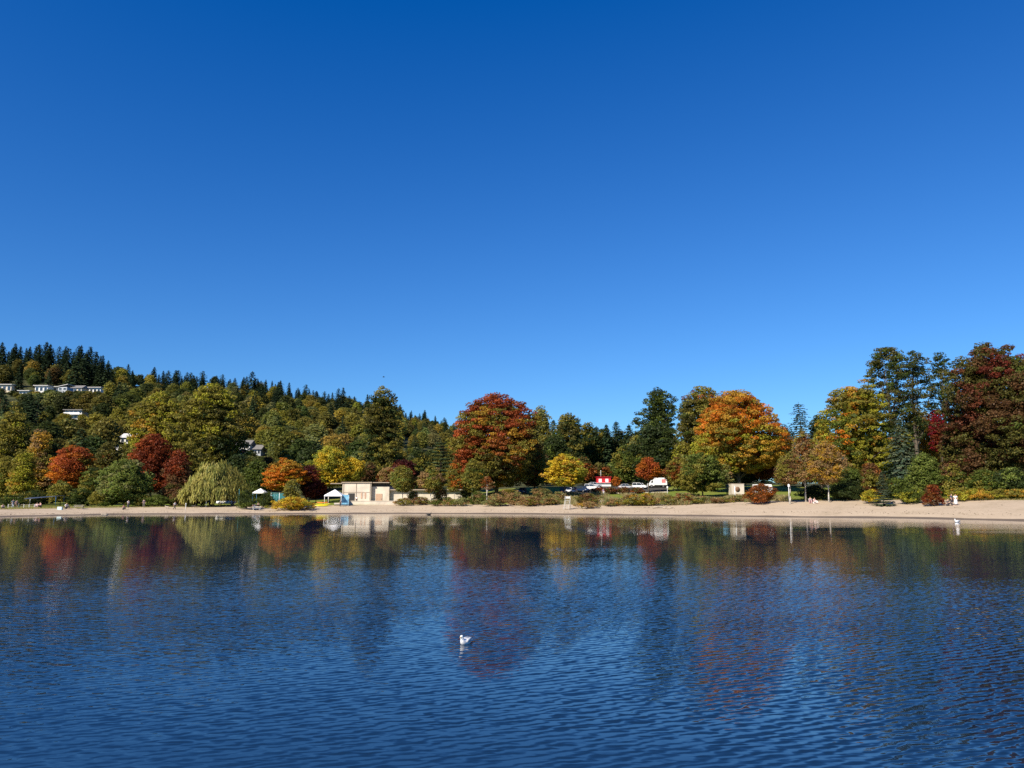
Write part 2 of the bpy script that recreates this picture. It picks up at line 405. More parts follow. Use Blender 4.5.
us = sorted(set([round(U(p), 5) for p in np.arange(-260, 1290, 4.0)] + [round(U(p), 5) for p in (-6000, -4000, -2500, -1700, -1200, -900, -700, -500, -380, 1400, 1520, 1700, 1900, 2200, 2700, 3500, 5000, 7000)]))
def rows(u):
    ds = np.interp(u, uK, DS); db = np.interp(u, uK, DB); dr = np.interp(u, uH, DR)
    a = [ds - 60, ds - 25, ds - 10, ds - 4, ds - 1]
    b = list(np.linspace(ds, db, 15)); c = list(np.linspace(db, 230, 24)); d = list(np.linspace(230, dr, 42)) + [dr + 60, dr + 300, dr + 900]
    return a, b, c, d
def sheet(name, k, m, extra=0):
    V = []; n = None
    for u in us:
        rr = rows(u); ys = list(rr[k])
        if k == 0: ys = ys + [rr[1][0]]
        n = len(ys)
        for j, y in enumerate(ys):
            z = hgt(u * y, y)
            if k == 1 and 0 < j < n - 1: z += .05 * math.sin(u * y * .35 + j) * math.sin(j * 1.3)
            V.append((u * y, y, z))
    Fc = [(i * n + j, (i + 1) * n + j, (i + 1) * n + j + 1, i * n + j + 1) for i in range(len(us) - 1) for j in range(n - 1)]
    me = bpy.data.meshes.new(name); me.from_pydata(V, [], Fc); me.materials.append(m)
    me.polygons.foreach_set('use_smooth', [True] * len(Fc)); me.update()
    o = link(name, me); tag(o, kind='structure'); return o
sheet('shallow_lake_bed', 0, BED); sheet('beach', 1, SAND); sheet('lawn', 2, LAWN); sheet('hillside', 3, HILL)
b = MB(); b.v = [(-9000, -9000, -2.02), (9000, -9000, -2.02), (9000, 9000, -2.02), (-9000, 9000, -2.02)]; b.f = [[0, 1, 2, 3]]; b.m = [0]; b.sm = [False]
tag(b.build('lake_bed', BED), kind='structure')

# ------------------------------------------------------------------ water
WM = bpy.data.materials.new('lake_water'); WM.use_nodes = True; nt = WM.node_tree; L = nt.links.new; bs = nt.nodes['Principled BSDF']
bs.inputs['Base Color'].default_value = (.006, .019, .043, 1); bs.inputs['Roughness'].default_value = .03; bs.inputs['IOR'].default_value = 1.5
g = N_(nt, 'ShaderNodeNewGeometry')
def mapped(rot, sx, sy):
    mp = N_(nt, 'ShaderNodeMapping'); mp.inputs['Rotation'].default_value = (0, 0, R(rot)); mp.inputs['Scale'].default_value = (sx, sy, 1)
    L(g.outputs['Position'], mp.inputs['Vector']); return mp.outputs[0]
def layer(rot, sx, sy, amp, detail=2, ax=.45, dist=0):
    nz = N_(nt, 'ShaderNodeTexNoise'); nz.inputs['Scale'].default_value = 1; nz.inputs['Detail'].default_value = detail; nz.inputs['Roughness'].default_value = .55; nz.inputs['Distortion'].default_value = dist
    L(mapped(rot, sx, sy), nz.inputs['Vector'])
    v = N_(nt, 'ShaderNodeVectorMath'); v.operation = 'SUBTRACT'; L(nz.outputs['Color'], v.inputs[0]); v.inputs[1].default_value = (.5, .5, .5)
    s = N_(nt, 'ShaderNodeVectorMath'); s.operation = 'MULTIPLY'; L(v.outputs[0], s.inputs[0]); s.inputs[1].default_value = (amp * ax, amp, 0)
    return s.outputs[0]
def vadd(a, b):
    v = N_(nt, 'ShaderNodeVectorMath'); v.operation = 'ADD'; L(a, v.inputs[0]); L(b, v.inputs[1]); return v.outputs[0]
WAMP = [(-16, 2.6, 7.0, .2, 2, .4), (13, 1.4, 4.0, .13, 2, .4), (-24, 6, 16, .16, 1, .4), (-5, .4, 1.2, .06, 1, .3), (28, 6, 10, .08, 2, .7)]
acc = None
for a in WAMP:
    l = layer(*a); acc = l if acc is None else vadd(acc, l)
def train(rot, lam, amp, warp, wsc):
    """a train of long crested ripples: slope across the crest follows a warped sine"""
    v = mapped(rot, 1, 1); sp = N_(nt, 'ShaderNodeSeparateXYZ'); L(v, sp.inputs[0])
    nz = N_(nt, 'ShaderNodeTexNoise'); nz.inputs['Scale'].default_value = 1; nz.inputs['Detail'].default_value = 2; L(mapped(rot, wsc, wsc * 2), nz.inputs['Vector'])
    a = N_(nt, 'ShaderNodeMath'); a.operation = 'MULTIPLY'; a.inputs[1].default_value = 2 * math.pi / lam; L(sp.outputs[1], a.inputs[0])
    b = N_(nt, 'ShaderNodeMath'); b.operation = 'MULTIPLY_ADD'; b.inputs[1].default_value = warp; L(nz.outputs[0], b.inputs[0]); L(a.outputs[0], b.inputs[2])
    c = N_(nt, 'ShaderNodeMath'); c.operation = 'SINE'; L(b.outputs[0], c.inputs[0])
    n2 = N_(nt, 'ShaderNodeTexNoise'); n2.inputs['Scale'].default_value = 1; n2.inputs['Detail'].default_value = 1; L(mapped(rot + 20, wsc * .8, wsc * 1.1), n2.inputs['Vector'])
    m = N_(nt, 'ShaderNodeMapRange'); m.inputs[1].default_value = .36; m.inputs[2].default_value = .62; m.inputs[3].default_value = .1; m.inputs[4].default_value = amp; L(n2.outputs[0], m.inputs[0])
    if amp < .1: m.inputs[3].default_value = amp * .25
    d = N_(nt, 'ShaderNodeMath'); d.operation = 'MULTIPLY'; L(c.outputs[0], d.inputs[0]); L(m.outputs[0], d.inputs[1])
    o = N_(nt, 'ShaderNodeCombineXYZ'); q = N_(nt, 'ShaderNodeMath'); q.operation = 'MULTIPLY'; q.inputs[1].default_value = -math.sin(R(rot)); L(d.outputs[0], q.inputs[0]); L(q.outputs[0], o.inputs[0]); L(d.outputs[0], o.inputs[1])
    return o.outputs[0]
for a in ((-27, .19, .115, 12, 2.4), (-7, .12, .08, 12, 3.6), (18, .3, .06, 11, 1.5), (-20, .62, .035, 9, .6)):
    acc = vadd(acc, train(*a))
# wind patches: calm and ruffled bands, calmer water under the far shore
nz = N_(nt, 'ShaderNodeTexNoise'); nz.inputs['Scale'].default_value = 1; nz.inputs['Detail'].default_value = 3; L(mapped(-6, .011, .06), nz.inputs['Vector'])
mr = N_(nt, 'ShaderNodeMapRange'); mr.inputs[1].default_value = .4; mr.inputs[2].default_value = .6; mr.inputs[3].default_value = .4; mr.inputs[4].default_value = 1.4; L(nz.outputs[0], mr.inputs[0])
nz2 = N_(nt, 'ShaderNodeTexNoise'); nz2.inputs['Scale'].default_value = 1; nz2.inputs['Detail'].default_value = 4; L(mapped(12, .12, .35), nz2.inputs['Vector'])
mr2 = N_(nt, 'ShaderNodeMapRange'); mr2.inputs[1].default_value = .3; mr2.inputs[2].default_value = .7; mr2.inputs[3].default_value = .7; mr2.inputs[4].default_value = 1.3; L(nz2.outputs[0], mr2.inputs[0])
sx = N_(nt, 'ShaderNodeSeparateXYZ'); L(g.outputs['Position'], sx.inputs[0])
mr3 = N_(nt, 'ShaderNodeMapRange'); mr3.interpolation_type = 'SMOOTHSTEP'; mr3.inputs[1].default_value = 6; mr3.inputs[2].default_value = 44; mr3.inputs[3].default_value = 1.2; mr3.inputs[4].default_value = .12; wy = N_(nt, 'ShaderNodeMath'); wy.operation = 'MULTIPLY_ADD'; wy.inputs[1].default_value = 60; wo = N_(nt, 'ShaderNodeMath'); wo.operation = 'SUBTRACT'; wo.inputs[1].default_value = 30; L(nz.outputs[0], wy.inputs[0]); L(sx.outputs[1], wy.inputs[2]); L(wy.outputs[0], wo.inputs[0]); L(wo.outputs[0], mr3.inputs[0])
def mul(a, b):
    q = N_(nt, 'ShaderNodeMath'); q.operation = 'MULTIPLY'; L(a, q.inputs[0]); L(b, q.inputs[1]); return q.outputs[0]
M = mul(mul(mr.outputs[0], mr2.outputs[0]), mr3.outputs[0])
sc_ = N_(nt, 'ShaderNodeVectorMath'); sc_.operation = 'SCALE'; L(acc, sc_.inputs[0]); L(M, sc_.inputs['Scale'])
cap = N_(nt, 'ShaderNodeMapRange'); cap.inputs[1].default_value = 8; cap.inputs[2].default_value = 40; cap.inputs[3].default_value = .045; cap.inputs[4].default_value = .006; L(sx.outputs[1], cap.inputs[0])
s3 = N_(nt, 'ShaderNodeSeparateXYZ'); L(sc_.outputs[0], s3.inputs[0]); mn = N_(nt, 'ShaderNodeMath'); mn.operation = 'SMOOTH_MIN'; mn.inputs[2].default_value = .008; L(s3.outputs[1], mn.inputs[0]); L(cap.outputs[0], mn.inputs[1])
cb = N_(nt, 'ShaderNodeCombineXYZ'); L(s3.outputs[0], cb.inputs[0]); L(mn.outputs[0], cb.inputs[1])
up = N_(nt, 'ShaderNodeVectorMath'); up.operation = 'ADD'; L(cb.outputs[0], up.inputs[0]); up.inputs[1].default_value = (0, -.01, 1)
nn = N_(nt, 'ShaderNodeVectorMath'); nn.operation = 'NORMALIZE'; L(up.outputs[0], nn.inputs[0]); L(nn.outputs[0], bs.inputs['Normal'])
b = MB(); b.v = [(-3000, -3000, 0), (3000, -3000, 0), (3000, 1500, 0), (-3000, 1500, 0)]; b.f = [[0, 1, 2, 3]]; b.m = [0]; b.sm = [False]
# keep the water in front of the land: trim it along a line behind the shore
b.v = [(-3000, -3000, 0), (3000, -3000, 0), (3000, 190, 0), (-3000, 190, 0)]
tag(b.build('lake_water', WM), kind='structure')

# ------------------------------------------------------------------ park trees
T = tree
T('broadleaf_tree', 4, 222, 400, 46, 496, 'tall', [(OLV, 3, 0, 1), (DOLV, 2, 0, 1), (YGR, .6, .2, 1)], 'tall olive green tree cut by the left edge of the picture', ls=.3)
T('broadleaf_tree', 36, 210, 428, 30, 500, 'tall', [(TAN, 2, .3, 1), (OLV, 2, 0, 1), (GOLD, 1, .1, .7)], 'tall tan and olive tree between the edge tree and the red orange maple', ls=.28)
T('broadleaf_tree', 20, 196, 448, 26, 502, 'oval', [(YGR, 2, 0, 1), (OLV, 2, 0, 1), (GOLD, 1, 0, .5)], 'yellow green leafy tree behind the beach walkers at the left edge', ls=.24)
T('broadleaf_tree', 2, 198, 455, 24, 503, 'oval', [(OLV, 2, 0, 1), (MGRN, 1, 0, 1)], 'low olive tree at the very edge behind the first walkers', ls=.24)
T('broadleaf_tree', 52, 214, 436, 30, 498, 'oval', [(DGRN, 2, 0, 1), (DOLV, 2, 0, 1)], 'dark green tree close behind the red orange maple', ls=.28)
T('maple_tree', 69, 200, 443, 40, 489, 'maple', [(SCAR, 2, .45, 1), (BORG, 2.2, 0, 1), (ORG, 1, 0, .5), (OLV, 1, 0, .5, .2, 1)], 'red orange maple glowing among green trees near the left end', ls=.24, dens=1)
T('broadleaf_tree', 92, 198, 466, 32, 503, 'oval', [(GRN, 2, 0, 1), (OLV, 1.5, 0, 1), (DGRN, 1, 0, 1)], 'green rounded tree between the red orange maple and the bright green tree', ls=.24)
T('broadleaf_tree', 60, 190, 480, 24, 502, 'bush', [(OLV, 2, 0, 1), (GRN, 1, 0, 1)], 'low olive tree under the red orange maple', ls=.22)
T('broadleaf_tree', 106, 224, 440, 34, 498, 'oval', [(DOLV, 2, 0, 1), (RUST, .8, .3, 1), (OLV, 1, 0, 1)], 'dull olive tree showing between the red orange and the dark red maples', ls=.3)
T('broadleaf_tree', 124, 186, 457, 50, 503, 'maple', [(MGRN, 3, 0, 1), (GRN, 1, 0, .6), (PALE, 1, .4, 1)], 'bright mid green rounded tree in front of the dark red maple', ls=.24, dens=1.1)
T('maple_tree', 150, 212, 432, 42, 494, 'maple', [(RED, 2, .2, 1), (DRED, 2.4, 0, 1), (SCAR, .5, .6, 1)], 'dark red maple, taller of the two above the bright green tree', ls=.24)
T('maple_tree', 176, 208, 448, 28, 498, 'maple', [(DRED, 2, 0, 1), (RED, 1.6, .3, 1), (BRN, 1.4, 0, .4)], 'dark red maple, lower of the two, beside the pale willow', ls=.24)
T('broadleaf_tree', 172, 192, 482, 26, 504, 'bush', [(BRN, 2, 0, 1), (DOLV, 2, 0, 1)], 'low brownish tree below the smaller dark red maple', ls=.2)
T('cottonwood_tree', 155, 258, 391, 58, 486, 'maple', [(YGR, 2.4, .3, 1), (OLV, 3, 0, 1), (GOLD, .8, .4, 1), (DOLV, 1, 0, .5)], 'big yellow green cottonwood rising behind the dark red maples', ls=.38, lump=.25)
T('cottonwood_tree', 206, 250, 382, 72, 490, 'oval', [(OLV, 3, 0, 1), (YGR, 1.6, .5, 1), (DOLV, 2.6, 0, .8), (DGRN, 1, 0, .6)], 'widest tall olive cottonwood standing above the pale willow', ls=.36, lump=.28, hollow=.45)
T('broadleaf_tree', 186, 225, 440, 30, 498, 'oval', [(OLV, 2, 0, 1), (DOLV, 2, 0, 1)], 'olive tree filling the gap between dark red maple and willow', ls=.28)
T('broadleaf_tree', 236, 218, 452, 26, 502, 'oval', [(DGRN, 3, 0, 1), (FIR2, 1, 0, 1)], 'very dark green tree right behind the willow crown', ls=.28)
T('broadleaf_tree', 256, 212, 458, 32, 502, 'oval', [(GRN, 2.2, 0, 1), (DGRN, 1.2, 0, 1), (PALE, .6, .8, 1)], 'mid green tree between the willow and the orange tree', ls=.26)
T('broadleaf_tree', 306, 226, 446, 30, 496, 'oval', [(DGRN, 2, 0, 1), (DOLV, 1, 0, 1)], 'dark green tree standing behind the purple leaved tree', ls=.3)
T('maple_tree', 284, 198, 456, 42, 492, 'maple', [(ORG, 2.4, 0, 1), (GOLD, 2.2, 0, 1), (YEL, .6, 0, 1)], 'light orange spreading tree beside the teal swing frame', ls=.22, flat=.4, cr=1.1, fill=1.1)
T('purple_tree', 309, 202, 463, 22, 498, 'oval', [(MAR, 3, 0, 1), (DRED, 1, 0, 1)], 'dark purple leaved small tree beside the light orange tree', ls=.22)
T('purple_tree', 316, 206, 480, 26, 499, 'bush', [(MAR, 2, 0, 1), (DRED, 1.6, 0, 1)], 'low purple red tree behind the yellow kayaks', ls=.22)
T('broadleaf_tree', 328, 212, 444, 42, 488, 'maple', [(YGR, 3, 0, 1), (YEL, .9, .3, 1), (MGRN, 1, 0, .6)], 'yellow green tree behind the white canopy tent', ls=.24)
T('broadleaf_tree', 351, 214, 456, 26, 484, 'maple', [(YEL, 3, .2, 1), (YGR, 1.6, 0, .4)], 'small bright yellow tree behind the bathhouse roof', ls=.22)
T('broadleaf_tree', 291, 184, 478, 19, 499, 'birch', [(PALE, 2, 0, 1), (OLV, 2, 0, 1)], 'small pale olive tree above the golden beach bush', ls=.18)
T('broadleaf_tree', 366, 226, 460, 24, 488, 'oval', [(BRN, 1.5, 0, 1), (DOLV, 2, 0, 1)], 'brownish low tree behind the middle of the bathhouse roof', ls=.26)
T('broadleaf_tree', 388, 218, 466, 24, 488, 'oval', [(TAN, 1.5, 0, 1), (RUST, 1, 0, 1), (OLV, 1, 0, 1)], 'tan and rust low tree behind the bathhouse', ls=.26)
T('cottonwood_tree', 380, 244, 385, 46, 488, 'tall', [(DOLV, 3, 0, 1), (OLV, 2.4, .2, 1), (DGRN, 1.2, 0, .8)], 'tall thin crowned dark olive cottonwood rising behind the bathhouse', ls=.32, lump=.35, hollow=.3, limbs=16, fill=.9)
T('purple_tree', 404, 224, 458, 30, 492, 'oval', [(MAR, 3, 0, 1), (DRED, 1, 0, 1)], 'purple leaved tree behind the young birches by the bathhouse', ls=.26)
T('broadleaf_tree', 418, 236, 446, 26, 492, 'oval', [(DGRN, 2, 0, 1), (OLV, 1, 0, 1)], 'dark green tree above the young birches, beside the purple tree', ls=.3)
conifer('cedar_tree', 440, 228, 440, 34, 'dark layered cedar behind the young birches', ls=.36, pal=(FIR2, (.05, .07, .03)), step=1.5, nb=14, pw=.4, droop=.08, per=34)
T('broadleaf_tree', 462, 222, 446, 26, 494, 'oval', [(DGRN, 2, 0, 1), (OLV, 1, 0, 1)], 'dark green tree touching the big red maple from behind', ls=.3)
BG = 'young birches in front of the bathhouse'
for px, tp, wd, bt, tx, lab, pal in (
    (402, 464, 27, 493, 409, 'young olive green birch, first in the row before the bathhouse', [(OLV, 2, 0, 1), (MGRN, 1, 0, 1)]),
    (431, 464, 27, 493, 434, 'young golden olive birch, second in the row before the bathhouse', [(OLV, 2, 0, 1), (TAN, 1.2, 0, 1), (MGRN, .7, 0, 1)]),
    (454, 462, 20, 492, 454, 'young birch with rusty patches, third in the row before the bathhouse', [(OLV, 2, 0, 1), (BORG, .8, 0, 1)]),
    (473, 458, 25, 493, 473, 'young dark olive birch, last full one before the big red maple', [(OLV, 2, 0, 1), (GRN, 1, 0, 1), (GOLD, .5, 0, .5)])):
    T('young_birch', px, 192, tp, wd, bt, 'birch', pal, lab, group=BG, ls=.19, trunk=.13, bark=BIRCH, cr=.85, fill=1.0)
T('young_birch', 487, 190, 474, 15, 490, 'birch', [(TAN, 1, 0, 1), (RUST, 1, 0, 1)], 'thin white trunked birch with sparse rusty leaves before the big red maple', ls=.14, trunk=.17, bark=BIRCH, cr=.5, fill=.35)
T('maple_tree', 496, 206, 392, 94, 488, 'maple', [(RED, 3, .72, 1), (SCAR, 1.6, .62, 1), (RUST, 3, .3, .8), (OLV, 3.2, .1, .66), (GOLD, 1.6, .1, .6, -.2, 1), (SCAR, 2.6, .1, .55, -1, -.66), (DOLV, 1.6, 0, .3)],
  'largest red maple, red on top and olive gold below, alone above the beach', ls=.25, cr=1.55, lump=.2, dens=1.05, fill=1.2, hollow=.5, flat=.5)
T('broadleaf_tree', 534, 216, 440, 30, 488, 'maple', [(RUST, 1.4, .3, 1), (GOLD, 1, .4, 1), (OLV, 2, 0, .7)], 'smaller rust and gold tree against the right flank of the big red maple', ls=.26)
T('maple_tree', 565, 198, 452, 42, 487, 'maple', [(YEL, 2.6, 0, 1), (YGR, 1.2, 0, .7), (GOLD, .6, 0, 1)], 'small pale yellow tree above the parked cars', ls=.23, cr=1.0, flat=.45)
# middle distance behind the car park
for i, (px, Y, tp, wd, pf, pal, lab) in enumerate((
    (541, 290, 405, 28, 'oval', [(PALE, 1.4, 0, 1), (OLV, 2, 0, 1)], 'pale olive poplar rising beside the big red maple'),
    (569, 285, 412, 34, 'oval', [(DOLV, 2, 0, 1), (OLV, 1.2, 0, 1), (DGRN, 2, 0, 1)], 'dark olive tree on the skyline above the pale yellow tree'),
    (556, 262, 432, 32, 'oval', [(DGRN, 2, 0, 1), (GRN, 1, 0, 1)], 'dark green tree behind the pale yellow tree'),
    (589, 300, 421, 26, 'oval', [(OLV, 1, 0, 1), (DGRN, 2, 0, 1)], 'dark green tree on the skyline above the red food stand'),
    (626, 250, 444, 30, 'oval', [(MGRN, 2, 0, 1), (GRN, 2, 0, 1), (OLV, 1, 0, 1)], 'mid green tree between the red food stand and the small orange maple'),
    (640, 268, 432, 26, 'oval', [(PALE, 1.2, 0, 1), (OLV, 2, 0, 1)], 'pale olive tree behind the small orange maple'),
    (600, 246, 462, 26, 'bush', [(BRN, 1, 0, 1), (DOLV, 2, 0, 1), (RUST, .7, 0, 1)], 'low brown tree directly behind the red food stand'),
    (583, 240, 456, 24, 'oval', [(DOLV, 2, 0, 1), (RUST, .5, 0, 1)], 'dull olive low tree behind the parked white car'),
    (612, 255, 462, 24, 'bush', [(DGRN, 2, 0, 1), (DOLV, 1, 0, 1)], 'low dark green tree behind the red food stand'),
    (604, 305, 427, 26, 'oval', [(DGRN, 2, 0, 1), (OLV, 1, 0, 1)], 'rounded dark tree on the skyline among the narrow firs'),
    (622, 315, 429, 26, 'oval', [(DOLV, 2, 0, 1), (GRN, 1, 0, 1)], 'rounded olive tree on the skyline, second among the narrow firs'),
    (638, 320, 430, 24, 'oval', [(DGRN, 2, 0, 1), (PALE, 1, 0, 1)], 'rounded grey green tree on the skyline beside the dark poplar'),
    (546, 238, 455, 26, 'oval', [(DGRN, 2, 0, 1), (BRN, .7, 0, 1)], 'low dark tree between the big red maple and pale yellow tree'))):
    T('broadleaf_tree', px, Y, tp, wd, 484, pf, pal, lab, ls=.34)
for px, Y, tp, wd, lab in ((607, 300, 424, 16, 'narrow dark fir above the tiled roof house'), (617, 310, 421, 18, 'narrow dark fir on the skyline, next right of the tiled roof house'), (630, 300, 424, 17, 'dark fir behind the mid green tree'), (644, 305, 427, 16, 'dark fir touching the tall dark poplar'), (578, 320, 424, 15, 'dark fir peeping between the skyline olive trees'), (597, 330, 426, 14, 'thin dark fir between two skyline trees above the food stand'), (554, 330, 420, 14, 'thin dark fir just behind the pale olive poplar')):
    conifer('fir_tree', px, Y, tp, wd, lab, ls=.5, nb=12, per=16, pw=.42, group='firs behind the car park')
T('maple_tree', 649, 208, 456, 24, 480, 'maple', [(SCAR, 2, 0, 1), (BORG, 2, 0, 1)], 'small orange red maple beside the white box truck', ls=.2)
T('broadleaf_tree', 657, 232, 418, 48, 486, 'oval', [(DGRN, 3, 0, 1), (GRN, .8, 0, 1), (FIR2, 1.2, 0, 1)], 'broad dark green tree below the tall dark poplar', ls=.32, lump=.3)
T('poplar_tree', 660, 238, 386, 33, 452, 'oval', [(DGRN, 3, 0, 1), (GRN, 1.4, 0, 1)], 'tall dark green poplar standing free against the sky', ls=.28, lump=.55, hollow=.25, fill=.95, cr=1.3, limbs=16)
T('broadleaf_tree', 678, 212, 456, 26, 488, 'oval', [(BRN, 1.2, 0, 1), (OLV, 2, 0, 1), (RUST, .8, 0, 1)], 'brown olive tree between box truck and the round green tree', ls=.24)
T('maple_tree', 706, 222, 385, 62, 484, 'maple', [(OLV, 3, 0, 1), (DOLV, 2, 0, 1), (GRN, 1.4, 0, .8), (RUST, .5, .8, 1)], 'green brown maple standing just behind the large orange maple', ls=.3)
T('broadleaf_tree', 684, 216, 440, 24, 486, 'oval', [(YGR, 1.2, .2, 1), (OLV, 2, 0, 1), (GRN, 1, 0, .6)], 'small yellow olive tree left of the large orange maple crown', ls=.26)
T('maple_tree', 740, 197, 388, 94, 474, 'maple', [(ORG, 3, .5, 1), (BORG, 1.4, .75, 1), (GOLD, 3.6, .15, .9), (YGR, 2.2, .05, .55), (OLV, 2, 0, .45), (BORG, 1.4, .3, 1, .65, 1)],
  'large orange maple, gold and green low down, above the cream booth', ls=.25, cr=1.55, lump=.2, dens=1.05, fill=1.2, hollow=.5, flat=.5)
T('maple_tree', 765, 205, 452, 24, 480, 'maple', [(RUST, 2, 0, 1), (DRED, 1.6, 0, 1)], 'dark rusty small tree under the right side of the orange maple', ls=.22)
T('broadleaf_tree', 746, 214, 458, 30, 484, 'oval', [(DGRN, 2, 0, 1), (DOLV, 1, 0, 1)], 'very dark low tree in the shade of the orange maple', ls=.26)
T('broadleaf_tree', 703, 184, 451, 50, 493, 'bush', [(GRN, 3, 0, 1), (MGRN, 1.2, .4, 1), (OLV, 1, 0, 1)], 'rounded dense green tree on the lawn before the orange maple', ls=.22, dens=1.2, cr=1.2)
T('broadleaf_tree', 727, 190, 462, 15, 484, 'birch', [(OLV, 2, 0, 1), (TAN, 1.4, 0, 1), (PALE, 1, 0, 1)], 'thin pale olive young tree beside the cream booth', ls=.18, fill=.7)
conifer('pine_tree', 803, 226, 402, 36, 'blue green pine showing between orange maple and golden birches', ls=.3, pal=(BLUG, (.05, .075, .055)), step=.9, pw=.42, irregular=.4, nb=12, per=34)
T('broadleaf_tree', 786, 222, 424, 26, 484, 'oval', [(DGRN, 2, 0, 1), (BLUG, 1, 0, 1)], 'dark green tree hidden half behind the orange maple edge', ls=.3)
T('broadleaf_tree', 823, 232, 414, 30, 480, 'oval', [(DGRN, 2, 0, 1), (DOLV, 1, 0, 1)], 'dark green tree between the blue pine and the tall yellow green maple', ls=.3)
for px, Y, tp, wd, bt, pal, lab in (
    (790, 158, 452, 32, 486, [(OLV, 2, 0, 1), (TAN, 1.6, 0, 1), (BRN, .7, 0, 1)], 'white trunked birch with tan leaves, first of three above the sand'),
    (806, 160, 428, 30, 484, [(TAN, 2, 0, 1), (OLV, 1, 0, 1), (RUST, .5, 0, 1)], 'tallest tan leaved birch, middle one of three above the sand'),
    (829, 157, 438, 40, 485, [(GOLD, 1.6, .3, 1), (TAN, 2, 0, 1), (OLV, 1, 0, .5)], 'golden leaved birch, last of three above the sand')):
    T('birch_tree', px, Y, tp, wd, bt, 'birch', pal, lab, group='three white trunked birches above the sand', ls=.16, trunk=.17, bark=BIRCH, cr=.75, fill=.95, dens=.62, hollow=.3)
T('broadleaf_tree', 822, 196, 430, 28, 484, 'oval', [(YEL, .8, .3, 1), (OLV, 2, 0, 1), (YGR, 1, 0, 1)], 'yellow olive tree behind the golden birch', ls=.26)
T('maple_tree', 862, 188, 376, 72, 484, 'tall', [(YGR, 2, .1, 1), (GOLD, 1.8, .6, 1), (OLV, 2.2, 0, .85), (ORG, .35, .3, 1), (GRN, 1.6, 0, .5)],
  'tall yellow green maple with orange flecks, beside the dark tall poplars', ls=.24, cr=1.4, lump=.4, hollow=.35, fill=.95, flat=.5, bare=.2)
T('poplar_tree', 896, 222, 346, 62, 470, 'top_heavy', [(DGRN, 2, 0, 1), (GRN, 1, 0, 1), (DOLV, 2.4, 0, 1)], 'tallest dark poplar, broad topped, behind the yellow green maple', ls=.27, cr=1.3, lump=.45, hollow=.2, fill=.58, limbs=34, bare=.22)
T('poplar_tree', 921, 216, 350, 40, 440, 'top_heavy', [(DGRN, 3, 0, 1), (DOLV, 1.4, 0, 1)], 'dark poplar between the tallest poplar and the thin sparse one', ls=.26, cr=1.2, lump=.5, hollow=.2, fill=.36, limbs=30, bare=.28)
T('poplar_tree', 951, 226, 351, 34, 450, 'tall', [(DGRN, 3, 0, 1), (GRN, 1, 0, 1)], 'thin sparse dark poplar with sky showing through its branches', ls=.26, cr=1.1, lump=.45, hollow=.15, fill=.5, limbs=26)
T('broadleaf_tree', 928, 238, 410, 34, 480, 'oval', [(TAN, 2, 0, 1), (GOLD, 1.4, 0, 1), (OLV, .6, 0, 1)], 'tan gold tree glowing under the thin sparse poplar', ls=.3)
T('broadleaf_tree', 882, 205, 432, 40, 486, 'oval', [(DGRN, 2, 0, 1), (OLV, 1.4, 0, 1)], 'dark green tree filling in under the tall poplars', ls=.28)
conifer('spruce_tree', 905, 176, 418, 46, 'blue green spruce between yellow green maple and crimson tree', ls=.25, pal=(BLUG, (.06, .09, .05), (.12, .14, .08)), step=.55, pw=.6, nb=14, per=34)
T('crimson_tree', 944, 184, 408, 20, 452, 'column', [(DRED, 2, 0, 1), ((.2, .012, .02), 2, 0, 1)], 'narrow deep crimson tree next to the huge dark maple', ls=.22)
T('maple_tree', 1008, 168, 339, 116, 490, 'maple', [((.13, .068, .028), 3, 0, 1), ((.14, .045, .022), 1.0, .3, 1), (DOLV, 4, 0, 1), ((.16, .035, .02), 1.6, .8, 1, .1, 1), (GRN, 1.3, .1, .6, .1, 1)],
  'huge dark maple with brown red leaves at the right edge', ls=.25, cr=1.6, lump=.26, hollow=.35, fill=1.3)
T('maple_tree', 968, 174, 412, 40, 488, 'oval', [((.14, .06, .03), 2, 0, 1), (DOLV, 2.4, 0, 1)], 'lower brown leaved tree leaning out of the huge dark maple', ls=.24)
T('maple_tree', 1042, 176, 352, 50, 488, 'oval', [(DOLV, 2, 0, 1), (DRED, 1.5, 0, 1)], 'brown green tree cut by the right edge behind the huge dark maple', ls=.28)
for px, Y, tp, wd, pal, lab in (
    (850, 172, 466, 36, [(DGRN, 2, 0, 1), (GRN, 1, 0, 1)], 'dark green thicket tree right of the golden birch'),
    (872, 170, 462, 34, [(BRN, 1.4, 0, 1), (OLV, 2, 0, 1), (RUST, .6, 0, 1)], 'brown olive thicket tree behind the little dark spruce'),
    (926, 164, 452, 36, [(MGRN, 2.4, 0, 1), (GRN, 2, 0, 1)], 'fresh green thicket tree behind the dark red bush'),
    (952, 162, 462, 32, [(OLV, 2, 0, 1), (GRN, 1, 0, 1), (BRN, .6, 0, 1)], 'olive thicket tree right behind the couple on the sand'),
    (985, 158, 468, 36, [(GRN, 2, 0, 1), (OLV, 1, 0, 1)], 'green thicket tree under the middle of the huge dark maple'),
    (1014, 154, 466, 40, [(MGRN, 1.6, 0, 1), (DGRN, 2, 0, 1)], 'green thicket tree at the right edge under the huge dark maple'),
    (897, 160, 476, 26, [(DGRN, 2, 0, 1), (GRN, 2, 0, 1)], 'low dark green thicket tree next to the little dark spruce')):
    T('thicket_tree', px, Y, tp, wd, 499, 'bush', pal, lab, ls=.2, cr=.95, lump=.3)
conifer('small_spruce', 884, 147, 471, 20, 'little dark spruce standing on the edge of the sand', ls=.14, pal=((.04, .055, .035), (.07, .09, .05)), step=.5, pw=.75, z0=.03, per=30, nb=14, droop=.1)

